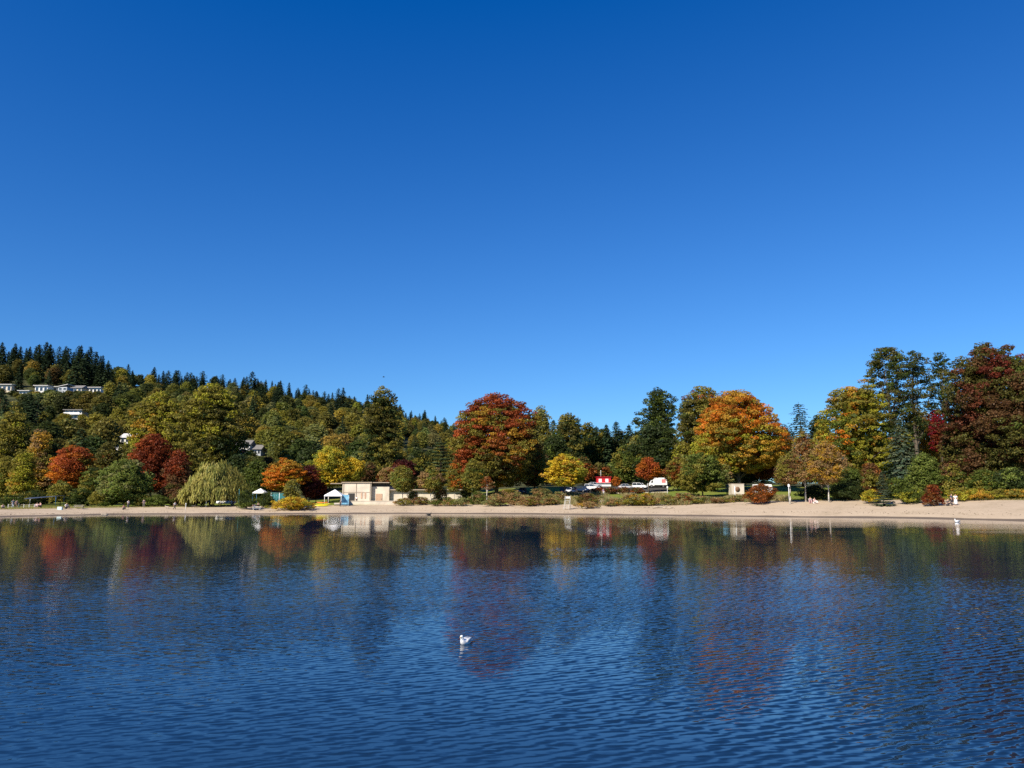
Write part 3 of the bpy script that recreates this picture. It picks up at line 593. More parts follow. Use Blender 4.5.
# willow: a domed crown of hanging strands
def willow(px, Y, top, wpx, bot, label):
    r = np.random.default_rng(31); x, y, z = G(px, Y); h = at(px, top, Y)[2] - z; rx = wpx / 2 * Y * CT / F
    root = empty('willow_tree', (x, y, z), label, 'tree'); C = []; N = []; S = []; c = []; TT = []; P = []
    for i in range(330):
        a = r.uniform(0, 6.28); f = r.uniform(.08, 1) ** .55; t = 1 - f * f * .58
        lb = 1 + .13 * math.sin(3 * a + 1) + .1 * math.sin(5 * a); p = np.array([f * lb * rx * math.cos(a), f * lb * rx * .85 * math.sin(a), h * t * r.uniform(.8, 1.0) * (1 + .12 * math.cos(a) * f - .1 * (math.sin(4 * a + 5 * f) > .3))])
        p[0] += -.08 * rx * (1 - t); P.append(p)
        ln = min(p[2] - r.uniform(.5, 2.2), r.uniform(.18, .48) * h); col = np.array(pick(r, [((.4, .37, .09), 3, 0, 1), ((.46, .4, .11), 1.4, 0, 1), ((.24, .25, .06), 1.6, 0, 1)], t, 0)) * r.uniform(.75, 1.15)
        for k in range(60):
            s = r.uniform(0, 1); C.append((p[0] + r.normal() * .4 + .5 * math.cos(a) * s, p[1] + r.normal() * .4 + .5 * math.sin(a) * s, p[2] - s * ln))
            N.append((math.cos(a) + r.normal() * .5, math.sin(a) + r.normal() * .5, .35)); TT.append((0, 0, 1)); S.append(.11 * r.uniform(.7, 1.3)); c.append(col * r.uniform(.8, 1.2))
    link('crown', quads_mesh('crown', np.array(C), np.array(N, float), np.array(S), np.clip(np.array(c), 0, 1), LEAF, 4.2, np.array(TT, float)), root)
    link('trunk', trunk_mesh('trunk', r, h, .55, np.array(P), BARKD, 12, .6), root)
willow(212, 188, 458, 57, 500, 'pale yellow green weeping willow beside the parked pickup')

# ------------------------------------------------------------------ houses on the hill
HW = [mat('white_wall', (.78, .76, .7), .8, noise=.1), mat('grey_wall', (.42, .45, .48), .8, noise=.1), mat('cream_wall', (.72, .62, .46), .8, noise=.12)]
ROOF = mat('grey_roof', (.2, .19, .18), .9, noise=.3); ROOFW = mat('pale_roof', (.6, .58, .55), .8, noise=.2); TILE = mat('tile_roof', (.34, .13, .07), .9, noise=.3)
GLASS = mat('window_glass', (.03, .04, .05), .08, spec=.8); WHITE = mat('white_paint', (.82, .82, .8), .55, noise=.06); DOORR = mat('red_door_paint', (.3, .04, .03), .6)
HOUSES = []
def house(px, py, wpx, hpx, floors, wall, roof, label, kind='flat', win=4, Y=None, door=None, rz=0, balcony=False):
    Y = Y or gy(px, py, 232)
    x, y, z = G(px, Y); k = (Y * CT) / F; W = wpx * k; H = hpx * k; D = max(7, W * .5)
    HOUSES.append((px, wpx, py - (hpx * .72 if hpx < 9 and py < 400 else hpx * .2), Y))
    root = empty('hill_house', (x, y, z - .4), label, 'house', 'houses among the trees on the hill', rz)
    b = MB(); b.box((0, D / 2, (H + .4) / 2 - 1), (W, D, H + .4 + 2)); b.build('wall', wall, root)
    r_ = MB()
    if kind == 'flat': r_.box((0, D / 2 - .3, H + .55), (W + 1.4, D + 1.6, .35))
    elif kind == 'shed': r_.prism([(-W / 2 - .6, H + .4), (W / 2 + .6, H + 1.9), (W / 2 + .6, H + 2.2), (-W / 2 - .6, H + .7)], -.6, D + .6)
    else:
        hr = min(2.6, D * .3); r_.prism([(-.7, H + .35), (D / 2, H + .4 + hr), (D + .7, H + .35)], -W / 2 - .5, W / 2 + .5, 'x')
    r_.build('roof', roof, root)
    fh = H / floors
    for f in range(floors):
        for i in range(win):
            if door is not None and f == 0 and i == door: continue
            wx = -W / 2 + W * (i + .5) / win; ww = W / win * .62; wz = .4 + f * fh + fh * .52; wh = fh * .5
            fr = MB().box((wx, -.03, wz), (ww + .2, .1, wh + .2)).build('window', WHITE, root)
            MB().box((wx, -.075, wz), (ww, .05, wh)).build('pane', GLASS, fr)
    if door is not None: MB().box((-W / 2 + W * (door + .5) / win, -.05, .4 + fh * .4), (1.3, .12, fh * .8)).build('door', DOORR, root)
    if balcony: MB().box((0, -.9, .4 + fh), (W * .96, 1.7, .2)).box((0, -1.7, .4 + fh + .5), (W * .96, .08, .9)).build('balcony', WHITE, root)
    return root
house(4, 393, 14, 8, 1, HW[2], ROOFW, 'cream hilltop house cut by the left edge, under dark firs', 'flat', 3)
house(41, 393, 13, 7, 1, HW[0], ROOFW, 'small white flat roofed hilltop house, next to the left edge house', 'flat', 3)
house(53, 392, 8, 5, 1, HW[2], ROOFW, 'narrow cream hilltop house between two white ones', 'flat', 2)
house(62, 395, 9, 8, 2, HW[1], ROOFW, 'tall grey hilltop house with a shed roof', 'shed', 2)
house(75, 393, 13, 5, 1, HW[2], ROOF, 'low cream hilltop house with grey roof between grey and long white house', 'gable', 3)
house(91, 395, 19, 7, 1, HW[0], ROOFW, 'long white flat roofed hilltop house, last in the row', 'flat', 5)
house(24, 395, 10, 4, 1, HW[0], ROOFW, 'low white hilltop house half hidden by firs', 'flat', 3)
house(73, 419, 17, 9, 2, HW[0], ROOF, 'white two storey house with balcony halfway up the hill', 'flat', 4, balcony=True)
house(127, 444, 14, 6, 1, HW[0], ROOFW, 'white house with pale roof beside the dark red maple top', 'gable', 3)
house(112, 457, 9, 5, 1, HW[1], ROOFW, 'small grey house low on the slope behind the bright green tree', 'gable', 2)
house(243, 454, 13, 9, 2, HW[0], ROOF, 'white two storey house with red door above the willow', 'gable', 3, door=1)
house(257, 456, 7, 6, 1, HW[1], ROOF, 'small dark roofed house beside the white house with red door', 'gable', 2)
house(606, 462, 24, 5, 1, HW[0], TILE, 'low white house with tiled reddish roof behind the food stand', 'gable', 4, Y=410)
house(422, 462, 12, 5, 1, HW[1], ROOFW, 'grey low house showing behind the young birches', 'gable', 3, Y=262)
for o in [o for o in bpy.data.objects if o.name.startswith('hill_house') and o.location.y < 265]: o.location.z += 2.5

# ------------------------------------------------------------------ hillside trees: prototypes, then copies
r = np.random.default_rng(5)
protoB = []; protoF = []
def join_leaf_trunk(name, C, N, S, c, m, aspect, h, tr, bark, Pc, z0):
    """one mesh: crown faces in slot 0 and trunk in slot 1 (far trees a few pixels tall)"""
    me = quads_mesh(name, C, N, S, c, m, aspect); return me
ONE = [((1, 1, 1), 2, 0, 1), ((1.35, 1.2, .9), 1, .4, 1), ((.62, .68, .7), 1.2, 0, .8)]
for i, (pf, rx, lump) in enumerate((('maple', 6.5, .2), ('oval', 5.5, .25), ('maple', 7, .28), ('oval', 6, .2), ('tall', 5.2, .3), ('birch', 5.5, .25), ('tall', 4.6, .3))):
    rng = r
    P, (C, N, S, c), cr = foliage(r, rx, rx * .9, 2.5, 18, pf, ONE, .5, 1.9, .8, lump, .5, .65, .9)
    protoB.append((quads_mesh('crown', C, N, S, c, LEAF), trunk_mesh('trunk', r, 18, .35, P, BARK, 5, .75, 0, 3)))
for i, (rw, pw, st, ir) in enumerate(((4.4, .62, .85, .25), (3.8, .7, .85, .3), (5.0, .55, .95, .35), (3.4, .6, .85, .35), (4.6, .45, 1.0, .45))):
    C, N, S, c = conifer_mesh(r, 20, rw, .06, .62, ((1, 1, 1), (1.3, 1.3, 1.1), (.7, .75, .8)), st, 9, .3, pw, 10, ir)
    protoF.append((quads_mesh('crown', C, N, S, c, NEED, 1.3), trunk_mesh('trunk', r, 20, .28, np.zeros((0, 3)), BARKD, top=.97)))
def clear(px, Y, ztop, halfpx):
    """height cut so that no hill tree hides a house"""
    for hx, hw, hp, hY in HOUSES:
        if Y < hY and abs(px - hx) < hw / 2 + halfpx * .75:
            zmax = at(hx, hp, Y)[2]
            ztop = min(ztop, zmax)
    return ztop
PLC = [(-400, 110, 'around the white hilltop houses'), (110, 240, 'on the hill behind the big cottonwoods'), (240, 360, 'on the hill above the light orange tree'), (360, 500, 'on the ridge end beside the big red maple'), (500, 2000, 'on the low far hill behind the car park')]
BC = [('olive green', (.19, .175, .038), 4.5), ('dark green', (.085, .105, .03), 2.4), ('yellow green', (.31, .27, .045), 2.0), ('golden', (.36, .27, .05), .4), ('rusty brown', (.2, .125, .045), .4), ('pale green', (.22, .23, .075), 1.5)]
nB = nF = 0
def put(protos, name, x, y, z, h, href, col, label, cat, group, wk=1, rz=0):
    cm, tm = protos
    root = empty(name, (x, y, z - .3), label, cat, group, rz); s = h / href; root.scale = (s * wk, s * wk, s)
    a = link('crown', cm, root); a.color = (*col, 1); link('trunk', tm, root)
    return root
def plc(px):
    for a, b_, t in PLC:
        if a <= px < b_: return t
# screen columns already covered, front to back (so that no tree is built that nothing of can be seen)
SKYL = np.full(1400, 900.0)
def cover(px, top, w, f=.62):
    a = int(px - w * f / 2) + 150; b_ = int(px + w * f / 2) + 151
    SKYL[max(0, a):b_] = np.minimum(SKYL[max(0, a):b_], top)
for o in bpy.data.objects:
    if o.get('category') == 'tree' and 'h_px' in o: cover(*o['h_px'])
cand = []
Y = 243.0
while Y < 790:
    sp = 11.5 + (Y - 240) * .016
    x = U(-22) * Y + r.uniform(0, sp); spx = sp
    while x < U(730) * Y:
        u = x / Y; drr = np.interp(u, uH, DR); top = (Y - 230) / (drr - 230) > .82
        spx = sp * (.5 if top else 1)
        if Y < drr + 14 and (u < U(520) or (Y > 335 and r.uniform() < .8)): cand.append((x + r.uniform(-.35, .35) * spx, Y + r.uniform(-.4, .4) * spx, sp))
        x += spx
    Y += sp * .8
cand.sort(key=lambda q: q[1]); BR_ = []
for x, y, sp in cand:
    z = hgt(x, y); px, py = proj(x, y, z); drr = np.interp(x / y, uH, DR)
    fr = (y - 230) / (drr - 230); sky = fr > .82
    pf = (.95 if px < 110 or px > 150 else .6) if sky and px < 330 else (.7 if sky else .24 + .14 * math.sin(px * .05 + y * .02) + (.3 if px < 130 and fr > .7 else 0))
    fir = r.uniform() < pf
    h = (r.uniform(15, 25) if px < 105 else r.uniform(8, 17) + (6 if r.uniform() < .12 else 0)) if fir else r.uniform(8, 15)
    if fir and not sky: h *= .85
    if px > 400: h *= .72 if px < 500 else .85
    if any(abs(px - hx) < hw * .45 + 1 and -5 < y - hY < 10 for hx, hw, hp, hY in HOUSES): continue
    wk = r.uniform(1.0, 1.4) if fir else r.uniform(1.0, 1.5)
    wpx = F / y * (8.0 if fir else 12) * h / 19 * wk
    zt = clear(px, y, z + h, wpx / 2)
    if zt - z < 1.2: continue
    h = min(h, zt - z); tp = proj(x, y, z + h)[1]
    a, b_ = int(px - wpx * .5) + 150, int(px + wpx * .5) + 151
    if a < 0 or b_ > 1390 or tp > SKYL[a:b_].max() - 1.5 or px < -18 - wpx * .3: continue
    cover(px, tp + (2 if not fir else 6), wpx)
    if fir:
        nF += 1; kk = r.uniform(.75, 1.25); col = (.026 * kk, .042 * kk, .022 * kk) if sky else (.04 * kk, .06 * kk, .028 * kk)
        lab = ('dark skyline fir ' if sky else 'dark fir mixed among broadleaf trees ') + plc(px)
        put(protoF[r.integers(5)], 'fir_tree', x, y, z, h, 20, col, lab, 'tree', lab, wk, r.uniform(0, 6.28))
    else:
        nB += 1; ws = [q[2] * (1.6 if q[0] in ('yellow green', 'golden', 'pale green') and px > 220 else 1) for q in BC]
        k = r.choice(len(BC), p=np.array(ws) / sum(ws)); kk = r.uniform(.75, 1.3)
        lab = BC[k][0] + ' broadleaf tree ' + plc(px)
        col = tuple(c_ * kk * r.uniform(.9, 1.1) for c_ in BC[k][1])
        BR_.append((-(wpx * min(wpx, 12)) + (200 if px > 450 else 0), (r.integers(7), x, y, z, h, col, lab, wk if h > 7 else min(2.6, 11 / h), r.uniform(0, 6.28))))
for hx, hy_, tp_ in ((12, 395, 389.5), (32, 394, 390), (48, 396, 390.5), (57, 396, 391.5), (69, 396, 390.5), (83, 397, 391), (98, 396, 390.5), (17, 397, 392), (38, 397, 392.5), (64, 421, 412), (82, 421, 413), (90, 398, 392.5), (120, 449, 440), (250, 458, 449)):
    Yh = gy(hx, hy_, 232) - 7; x, y, z = G(hx, Yh); h = at(hx, tp_, Yh)[2] - z
    k = r.choice(4, p=(.45, .3, .15, .1)); lab = BC[k][0] + ' broadleaf tree pressed against the front of the hill houses'
    if 1 < h < 30: put(protoB[r.integers(7)], 'hillside_tree', x, y, z, h, 18, BC[k][1], lab, 'tree', lab, min(2.2, max(1.1, 9 / h)), r.uniform(0, 6.28))
BR_.sort(key=lambda q: q[0])
for _, (k, x, y, z, h, col, lab, wk, rz) in BR_[:285]:
    put(protoB[k], 'hillside_tree', x, y, z, h, 18, col, lab, 'tree', lab, wk, rz)
CO = []; CC = []
for _, (k, x, y, z, h, col, lab, wk, rz) in BR_[285:]:
    me = protoB[k][0]; n = len(me.vertices); a = np.empty(n * 3, np.float32); me.vertices.foreach_get('co', a); a = a.reshape(-1, 4, 3)
    c = np.empty(n * 4, np.float32); me.attributes['leafcol'].data.foreach_get('color', c); c = c.reshape(-1, 4, 4)
    sel = r.uniform(size=len(a)) < .5; a = a[sel]; c = c[sel][:, 0, :3]; m_ = a.mean(1, keepdims=True); a = m_ + (a - m_) * 1.35
    s_ = h / 18; cs, sn = math.cos(rz), math.sin(rz); a = a * np.array([s_ * wk, s_ * wk, s_])
    a = np.stack([a[..., 0] * cs - a[..., 1] * sn + x, a[..., 0] * sn + a[..., 1] * cs + y, a[..., 2] + z - .3], -1); CO.append(a); CC.append(c * np.array(col))
if CO:
    CO = np.concatenate(CO); CC = np.concatenate(CC); n = len(CO); me = quads_mesh('distant_wood', CO.mean(1), np.ones((n, 3)), 1.0, CC, LEAF)
    me.vertices.foreach_set('co', CO.astype(np.float32).ravel()); me.update(); tag(link('distant_wood', me), kind='stuff')
# low wood closing the view behind the car park and the right hand park trees
for i, px in enumerate(np.arange(522, 1060, 13.0)):
    for Y in (262 + r.uniform(-6, 8), 300 + r.uniform(-8, 10)):
        x, y, z = G(px + r.uniform(-5, 5), Y); fir = r.uniform() < .35
        tp = (440 if Y > 285 else 452) + r.uniform(-6, 6) + (14 if 770 < px < 850 else 0)
        h = at(px, tp, Y)[2] - z
        if 585 < px < 628 and Y < 290: continue
        if fir: put(protoF[r.integers(5)], 'fir_tree', x, y, z, h, 20, (.02, .036, .02), 'dark fir in the low wood behind the car park and lawn', 'tree', 'firs in the low wood', 1.2, r.uniform(0, 6))
        else:
            k = [0, 1, 1, 4][r.integers(4)]; put(protoB[r.integers(7)], 'wood_tree', x, y, z, h, 18, BC[k][1], BC[k][0] + ' broadleaf tree in the low wood behind car park and lawn', 'tree', BC[k][0] + ' trees in the low wood', 1.15, r.uniform(0, 6))
print('hill trees', nB, nF)

# ------------------------------------------------------------------ bushes along the beach
def bush(px, Y, top, w, pal, label, name='beach_bush', group=None, ls=.13, cr=None, bot=None, lump=.42, dens=1.0):
    x, y, z = G(px, Y); b0 = proj(x, y, z)[1]
    return tree(name, px, Y, top, w, b0 - .4, 'bush', pal, label, 'bush', group, ls=ls, cr=cr or max(.35, w * Y / F * .16), trunk=.06, limbs=6, lump=lump, dens=dens)
bush(292, 177, 496, 38, [(YEL, 1.5, 0, 1), (GOLD, 1.5, 0, 1), (YGR, 1, 0, 1)], 'golden yellow spreading bush at the top of the sand', cr=.7)
bush(247, 178, 489, 19, [(DGRN, 2, 0, 1), (GRN, 2, 0, 1)], 'round dark green bush beside the picnic table', cr=.8)
bush(266, 184, 491, 15, [(DGRN, 2, 0, 1), (GRN, 1, 0, 1)], 'smaller dark green bush between picnic table and swing frame', cr=.7)
bush(761, 161, 483, 25, [(RUST, 2, 0, 1), (BORG, 1.6, 0, 1), (BRN, 1, 0, 1)], 'rust orange bush on the lawn edge beside the birches', cr=.55, lump=.5)
bush(934, 141, 483, 18, [(DRED, 2, 0, 1), (RUST, 1, 0, 1), (BRN, 1.2, 0, 1)], 'dark red bush left of the couple on the sand', cr=.45, lump=.5)
bush(872, 152, 488, 17, [(YEL, 1, 0, 1), (YGR, 2, 0, 1)], 'yellow green low bush beside the little dark spruce', cr=.5)
bush(848, 160, 482, 34, [(DGRN, 2, 0, 1), (GRN, 1, 0, 1)], 'long dark green bush beside the golden birch trunk', cr=.8)
bush(815, 164, 484, 26, [(DGRN, 3, 0, 1), (GRN, .6, 0, 1)], 'dark bush in the shade behind the two sitting people', cr=.8)
LB = [(DGRN, 1.5, 0, 1), (GRN, 2, 0, 1), (OLV, 2, 0, 1)]
for i, (px, Y, tp, wd, pal, lab) in enumerate((
    (10, 176, 494, 26, LB, 'low green bush behind the two walkers at the left edge'),
    (80, 186, 487, 26, LB, 'leafy green bush behind the cream folding table'),
    (34, 190, 489, 30, [(DGRN, 3, 0, 1), (OLV, 1, 0, 1)], 'dark green bush behind the long blue awning'),
    (104, 184, 488, 26, [(OLV, 2, 0, 1), (GRN, 1, 0, 1)], 'olive bush under the bright green tree, its left side'),
    (139, 186, 492, 24, [(GRN, 2, 0, 1), (OLV, 1, 0, 1)], 'green bush behind the dark clothed walker'),
    (157, 186, 494, 26, [(GRN, 2, 0, 1), (MGRN, 1, 0, 1)], 'fresh green low bush below the taller dark red maple'),
    (180, 187, 488, 22, [(BRN, 2, 0, 1), (DOLV, 2, 0, 1)], 'brown olive bush below the smaller dark red maple'),
    (194, 189, 496, 20, [(TAN, 1.4, 0, 1), (OLV, 2, 0, 1)], 'tan low bush under the left skirt of the willow'))):
    bush(px, Y, tp, wd, pal, lab, cr=.85, ls=.17)
DB_ = [(508, 196, 486, 20, [(OLV, 2, 0, 1), (TAN, 1, 0, 1)], 'taller olive shrub in the shade beside the big red maple trunk'),
 (541, 196, 487, 24, [(PALE, 1, 0, 1), (DOLV, 2, 0, 1), (TAN, 1, 0, 1)], 'taller dull green shrub between big red maple and pale yellow tree'),
 (558, 190, 489, 16, [(PALE, 1, 0, 1), (TAN, 1.4, 0, 1)], 'pale straw shrub on the lawn behind the lifeguard chair'),
 (404, 189, 494, 14, [(OLV, 2, 0, 1), (TAN, 1, 0, 1)], 'olive shrub at the foot of the first young birch'),
 (413, 196, 488, 14, [(GRN, 1, 0, 1), (OLV, 1, 0, 1)], 'taller olive shrub against the bathhouse wing'),
 (441, 196, 487, 16, [(OLV, 2, 0, 1), (BRN, 1, 0, 1)], 'taller brown olive shrub against the low bathhouse wing'),
 (468, 196, 486, 16, [(DOLV, 2, 0, 1), (PALE, 1, 0, 1)], 'taller dull shrub at the end of the bathhouse wing'),
 (496, 186, 490, 24, [(TAN, 2, 0, 1), (PALE, 1.4, 0, 1)], 'pale tan bush below the big red maple'),
 (478, 187, 488, 16, [(GRN, 2, 0, 1), (MGRN, 1, 0, 1)], 'green bush beside the thin white trunked birch'),
 (421, 189, 496, 12, [(BRN, 2, 0, 1), (OLV, 1, 0, 1)], 'brown bush between the first two young birches'),
 (448, 189, 495, 16, [(YGR, 1, 0, 1), (MGRN, 1.6, 0, 1)], 'yellow green bush between second and third young birches'),
 (462, 188, 494, 14, [(PALE, 2, 0, 1), (BRN, 1, 0, 1)], 'pale dry bush between third and fourth young birches'),
 (436, 188, 497, 11, [(GRN, 2, 0, 1)], 'small green bush at the foot of the second young birch'),
 (513, 186, 492, 18, [(TAN, 2, 0, 1), (GRN, 1, 0, 1)], 'tan and green bush right below the big red maple trunk'),
 (531, 184, 494, 22, [(TAN, 2, 0, 1), (BRN, 1, 0, 1), (OLV, 1, 0, 1)], 'dry brown bush between the big red maple and lifeguard chair'),
 (549, 182, 493, 18, [(OLV, 2, 0, 1), (TAN, 1, 0, 1)], 'olive dry bush just before the lifeguard chair'),
 (588, 181, 490, 26, [(DOLV, 2, 0, 1), (BRN, 1.6, 0, 1), (OLV, 1, 0, 1)], 'dark brown green bush right beside the lifeguard chair'),
 (589, 172, 501, 20, [(TAN, 1, 0, 1), (GOLD, 1, 0, 1), (OLV, 1, 0, 1)], 'low straw coloured bush on the sand by the lifeguard chair'),
 (633, 176, 492, 24, [(OLV, 2, 0, 1), (GOLD, 1.2, 0, 1), (YGR, 1, 0, 1)], 'olive gold bush beside the low cream wall'),
 (647, 172, 489, 26, [(YGR, 1.4, 0, 1), (GOLD, 1.2, 0, 1), (OLV, 1, 0, 1)], 'tallest yellow gold bush on the sand edge below the box truck'),
 (668, 174, 492, 22, [(OLV, 2, 0, 1), (DOLV, 1, 0, 1)], 'dull olive bush below the short white sign post'),
 (684, 173, 492, 20, [(TAN, 1, 0, 1), (RUST, .8, 0, 1), (YGR, 1, 0, 1)], 'mottled rust and green bush below the rounded green tree'),
 (702, 172, 494, 22, [(OLV, 2, 0, 1), (GRN, 1, 0, 1)], 'olive bush in front of the rounded green tree trunk'),
 (721, 170, 494, 20, [(BRN, 1.4, 0, 1), (OLV, 1.6, 0, 1)], 'brown olive bush below the standing person at the booth'),
 (738, 168, 493, 20, [(TAN, 1, 0, 1), (DOLV, 2, 0, 1)], 'dark tan bush below the cream booth'),
 (612, 178, 498, 18, [(TAN, 2, 0, 1), (OLV, 1, 0, 1)], 'small tan bush in front of the low cream wall')]
for i, a in enumerate(DB_): bush(a[0], a[1] + r.uniform(-2, 3), a[2] + (2.5, 0, 1.5, 3)[i % 4], a[3] * (1.25, .9, 1.1)[i % 3], a[4] + [(PALE, 1.2, 0, 1), (TAN, 1, 0, 1)], a[5], cr=.5, lump=.5, dens=.85)
for i, (px, Y, tp, wd, pal, lab) in enumerate((
    (958, 146, 487, 26, [(GOLD, 1, 0, 1), (YGR, 2, 0, 1), (OLV, 1, 0, 1)], 'yellow green low bush directly behind the white dress'),
    (980, 145, 487, 28, [(GOLD, 2, 0, 1), (YGR, 1.4, 0, 1)], 'golden low bush, second behind the right hand sand'),
    (1000, 144, 488, 24, [(OLV, 2, 0, 1), (YGR, 1.4, 0, 1)], 'olive low bush, third behind the right hand sand'),
    (1019, 143, 488, 26, [(GOLD, 1, 0, 1), (OLV, 2, 0, 1)], 'gold olive low bush cut by the right edge'),
    (912, 148, 487, 24, [(GRN, 2, 0, 1), (YGR, 1, 0, 1)], 'green low bush between little spruce and dark red bush'))):
    bush(px, Y, tp, wd, pal, lab, cr=.6)
bush(616, 232, 476, 9, [(BORG, 2, 0, 1), (RUST, 1, 0, 1)], 'small orange bush beside the red food stand', cr=.7, ls=.2)
hr_ = [(RUST, 1, 0, 1), (BRN, 2, 0, 1), (DRED, 1, 0, 1), (DOLV, 1, 0, 1)]
for px, lab in ((598, 'red brown low hedge bush below the food stand'), (611, 'red brown low hedge bush, second from the food stand'), (624, 'red brown low hedge bush in front of the grey car'), (637, 'red brown low hedge bush in front of the white hatchback')):
    bush(px, 207, 486.5, 14, hr_, lab, 'hedge_bush', 'red brown hedge bushes before the parked cars', ls=.18, cr=.6)
# far bank of shrubs closing the park behind the trees
def stuff_quads(name, pts, hmin, hmax, cols, wid, m=LEAF):
    C = []; N = []; S = []; c = []; TT = []
    for x, y, z, k in pts:
        h = r.uniform(hmin, hmax) * k; C.append((x, y, z + h * .42)); N.append((r.normal() * .5, -1, .3)); TT.append((r.normal() * .35, r.normal() * .2, 1))
        S.append(h * .5); c.append(np.array(cols[r.integers(len(cols))]) * r.uniform(.7, 1.25))
    C = np.array(C); S = np.array(S)
    # long blades: half width set through the aspect
    me = quads_mesh(name, C, np.array(N, float), S * wid, np.array(c), m, 1 / wid, np.array(TT, float))
    return tag(link(name, me), kind='stuff')
pts = []
for i in range(38000):
    px = r.uniform(486, 790); Y0 = np.interp(U(px), uK, DB); Y = Y0 + r.uniform(-4.5, 22) * (1 if px < 700 else .55)
    x, y, z = G(px, Y)
    k = .5 + .5 * math.sin(x * .22) * math.cos(y * .5 + x * .07) + .3 * math.sin(x * .9)
    if k < .25 + .5 * max(0, (Y0 + 1 - Y) / 6) + (.3 if Y > Y0 + 12 else 0): continue
    pts.append((x, y, z, .5 + k * .7))
stuff_quads('dune_grass', pts, .45, 1.25, [TAN, (.4, .33, .15), (.3, .24, .11), (.2, .16, .07), PALE, (.19, .21, .06)], .12)
pts = []
for i in range(1200):                    # driftwood chips, leaves and weed left on the sand
    px = r.uniform(-30, 1060); u_ = U(px); a_, b_ = np.interp(u_, uK, DS), np.interp(u_, uK, DB); t_ = (abs(r.normal()) * .08 + .16) if i % 3 else r.uniform(.2, .98)
    x, y, z = G(px, a_ + (b_ - a_) * min(t_, .98)); pts.append((x, y, z + .04))
pts = np.array(pts); k_ = len(pts)
tag(link('beach_debris', quads_mesh('beach_debris', pts, np.stack([r.normal(size=k_) * .25, r.normal(size=k_) * .25 - .35, np.ones(k_)], 1), r.uniform(.03, .1, k_), np.array([(.1, .07, .045), (.2, .14, .08), (.05, .045, .035)])[r.integers(0, 3, k_)], LEAF, 1.8)), kind='stuff')
pts = []
for i in range(16000):
    px = r.uniform(-40, 480) if i % 3 else r.uniform(790, 1060); Y0 = np.interp(U(px), uK, DB); Y = Y0 + abs(r.normal()) * 4 - .8
    if 330 < px < 402 and Y > 186: continue
    x, y, z = G(px, Y); pts.append((x, y, z, 1))
stuff_quads('shore_grass', pts, .12, .4, [OLV, (.32, .27, .11), TAN, (.2, .2, .06)], .2)

# ------------------------------------------------------------------ buildings and park fittings
CREAM = mat('cream_concrete', (.62, .545, .44), .85, noise=.25, nscale=.5); DARKIN = mat('dark_opening', (.03, .028, .026), .9); BRDOOR = mat('brown_door_paint', (.46, .3, .2), .7, noise=.1)
EAVE = mat('eave_board', (.34, .27, .2), .8, noise=.2); METAL = mat('grey_metal', (.45, .46, .47), .4, metal=.6); TEAL = mat('teal_paint', (.02, .16, .17), .5, noise=.15)
BLUEP = mat('blue_paint', (.04, .17, .36), .55, noise=.15); CANV = mat('white_canvas', (.85, .85, .84), .8, noise=.05); PBLUE = mat('pale_blue_print', (.2, .46, .62), .6, nscale=1.3, col2=(.05, .2, .36))
YEP = mat('yellow_plastic', (.72, .66, .03), .35, noise=.06); ORP = mat('orange_plastic', (.75, .25, .03), .35); WOOD = mat('weathered_wood', (.4, .33, .25), .85, noise=.4, nscale=3)
REDP = mat('red_paint', (.55, .02, .03), .4, noise=.08); BLK = mat('black_rubber', (.02, .02, .02), .8); ASPH = mat('asphalt', (.075, .072, .066), .95, noise=.3, spec=.1)
STONE = mat('grey_stone', (.33, .31, .28), .9, noise=.35, nscale=2)
def P3(px, Y): return Vector(G(px, Y))
# bathhouse
A = P3(342, 203); B_ = P3(388, 206); k = F / (204 * CT)
t = empty('bathhouse', (A.x, A.y, A.z - .5), 'long cream concrete bathhouse with flat roofs and brown door', 'building')
W1 = (388 - 342) / k; H1 = at(360, 483, 204)[2] - A.z + .5
b = MB(); b.box((W1 * .31, 5, H1 / 2), (W1 * .62, 10, H1)); b.box((W1 * .81, 5.6, (H1 - .95) / 2), (W1 * .38, 8.8, H1 - .95))
b.box((W1 + 9.5, 6.5, (H1 - 1.9) / 2), (19, 8, H1 - 1.9)); b.build('wall', CREAM, t)
MB().box((W1 * .31, 5, H1 + .12), (W1 * .62 + .5, 10.6, .24)).box((W1 * .83, 5, H1 + .1), (W1 * .36, 9.6, .2)).box((W1 + 9.6, 6.2, H1 - 1.75), (19.4, 9.4, .28)).box((-1.6, 2.4, H1 - .15), (3.2, 5, .22)).build('roof', EAVE, t)
MB().box((W1 * .81, 4.9, H1 - .5), (W1 * .36, 7.2, .86)).build('recess_shade', DARKIN, t)  # near-black block under the roof: shade of the recess put into its colour
MB().box((W1 * .2, -.01, 1.7), (1.7, .12, 2.5)).build('doorway', DARKIN, t)
d = MB().box((W1 * .78, 1.16, 1.6), (1.7, .12, 2.5)).build('door', BRDOOR, t); MB().box((W1 * .78 + .6, 1.06, 1.5), (.08, .1, .3)).build('handle', METAL, d)
for xx in (.3, W1 * .3, W1 * .6): MB().box((xx, -.05, H1 / 2 + .2), (.12, .12, H1 - .4)).build('downpipe', EAVE, t)
MB().box((W1 * .31, -.03, 3.2), (W1 * .6, .06, .1)).build('string_course', EAVE, t)
for xx in (W1 * .42, W1 * .5): MB().box((xx, -.02, 2.4), (.35, .1, 1.6)).build('slit_window', BRDOOR, t)
def low_wall(px0, px1, Y, h, label, name='low_wall', m=CREAM):
    a = P3(px0, Y); c = P3(px1, Y); t = empty(name, (a.x, a.y, a.z - .4), label, 'wall'); L_ = c.x - a.x
    MB().box((L_ / 2, 0, (h + .4) / 2), (L_, .4, h + .4)).build('wall_face', m, t); MB().box((L_ / 2, 0, h + .44), (L_ + .1, .55, .1)).build('coping', m, t)
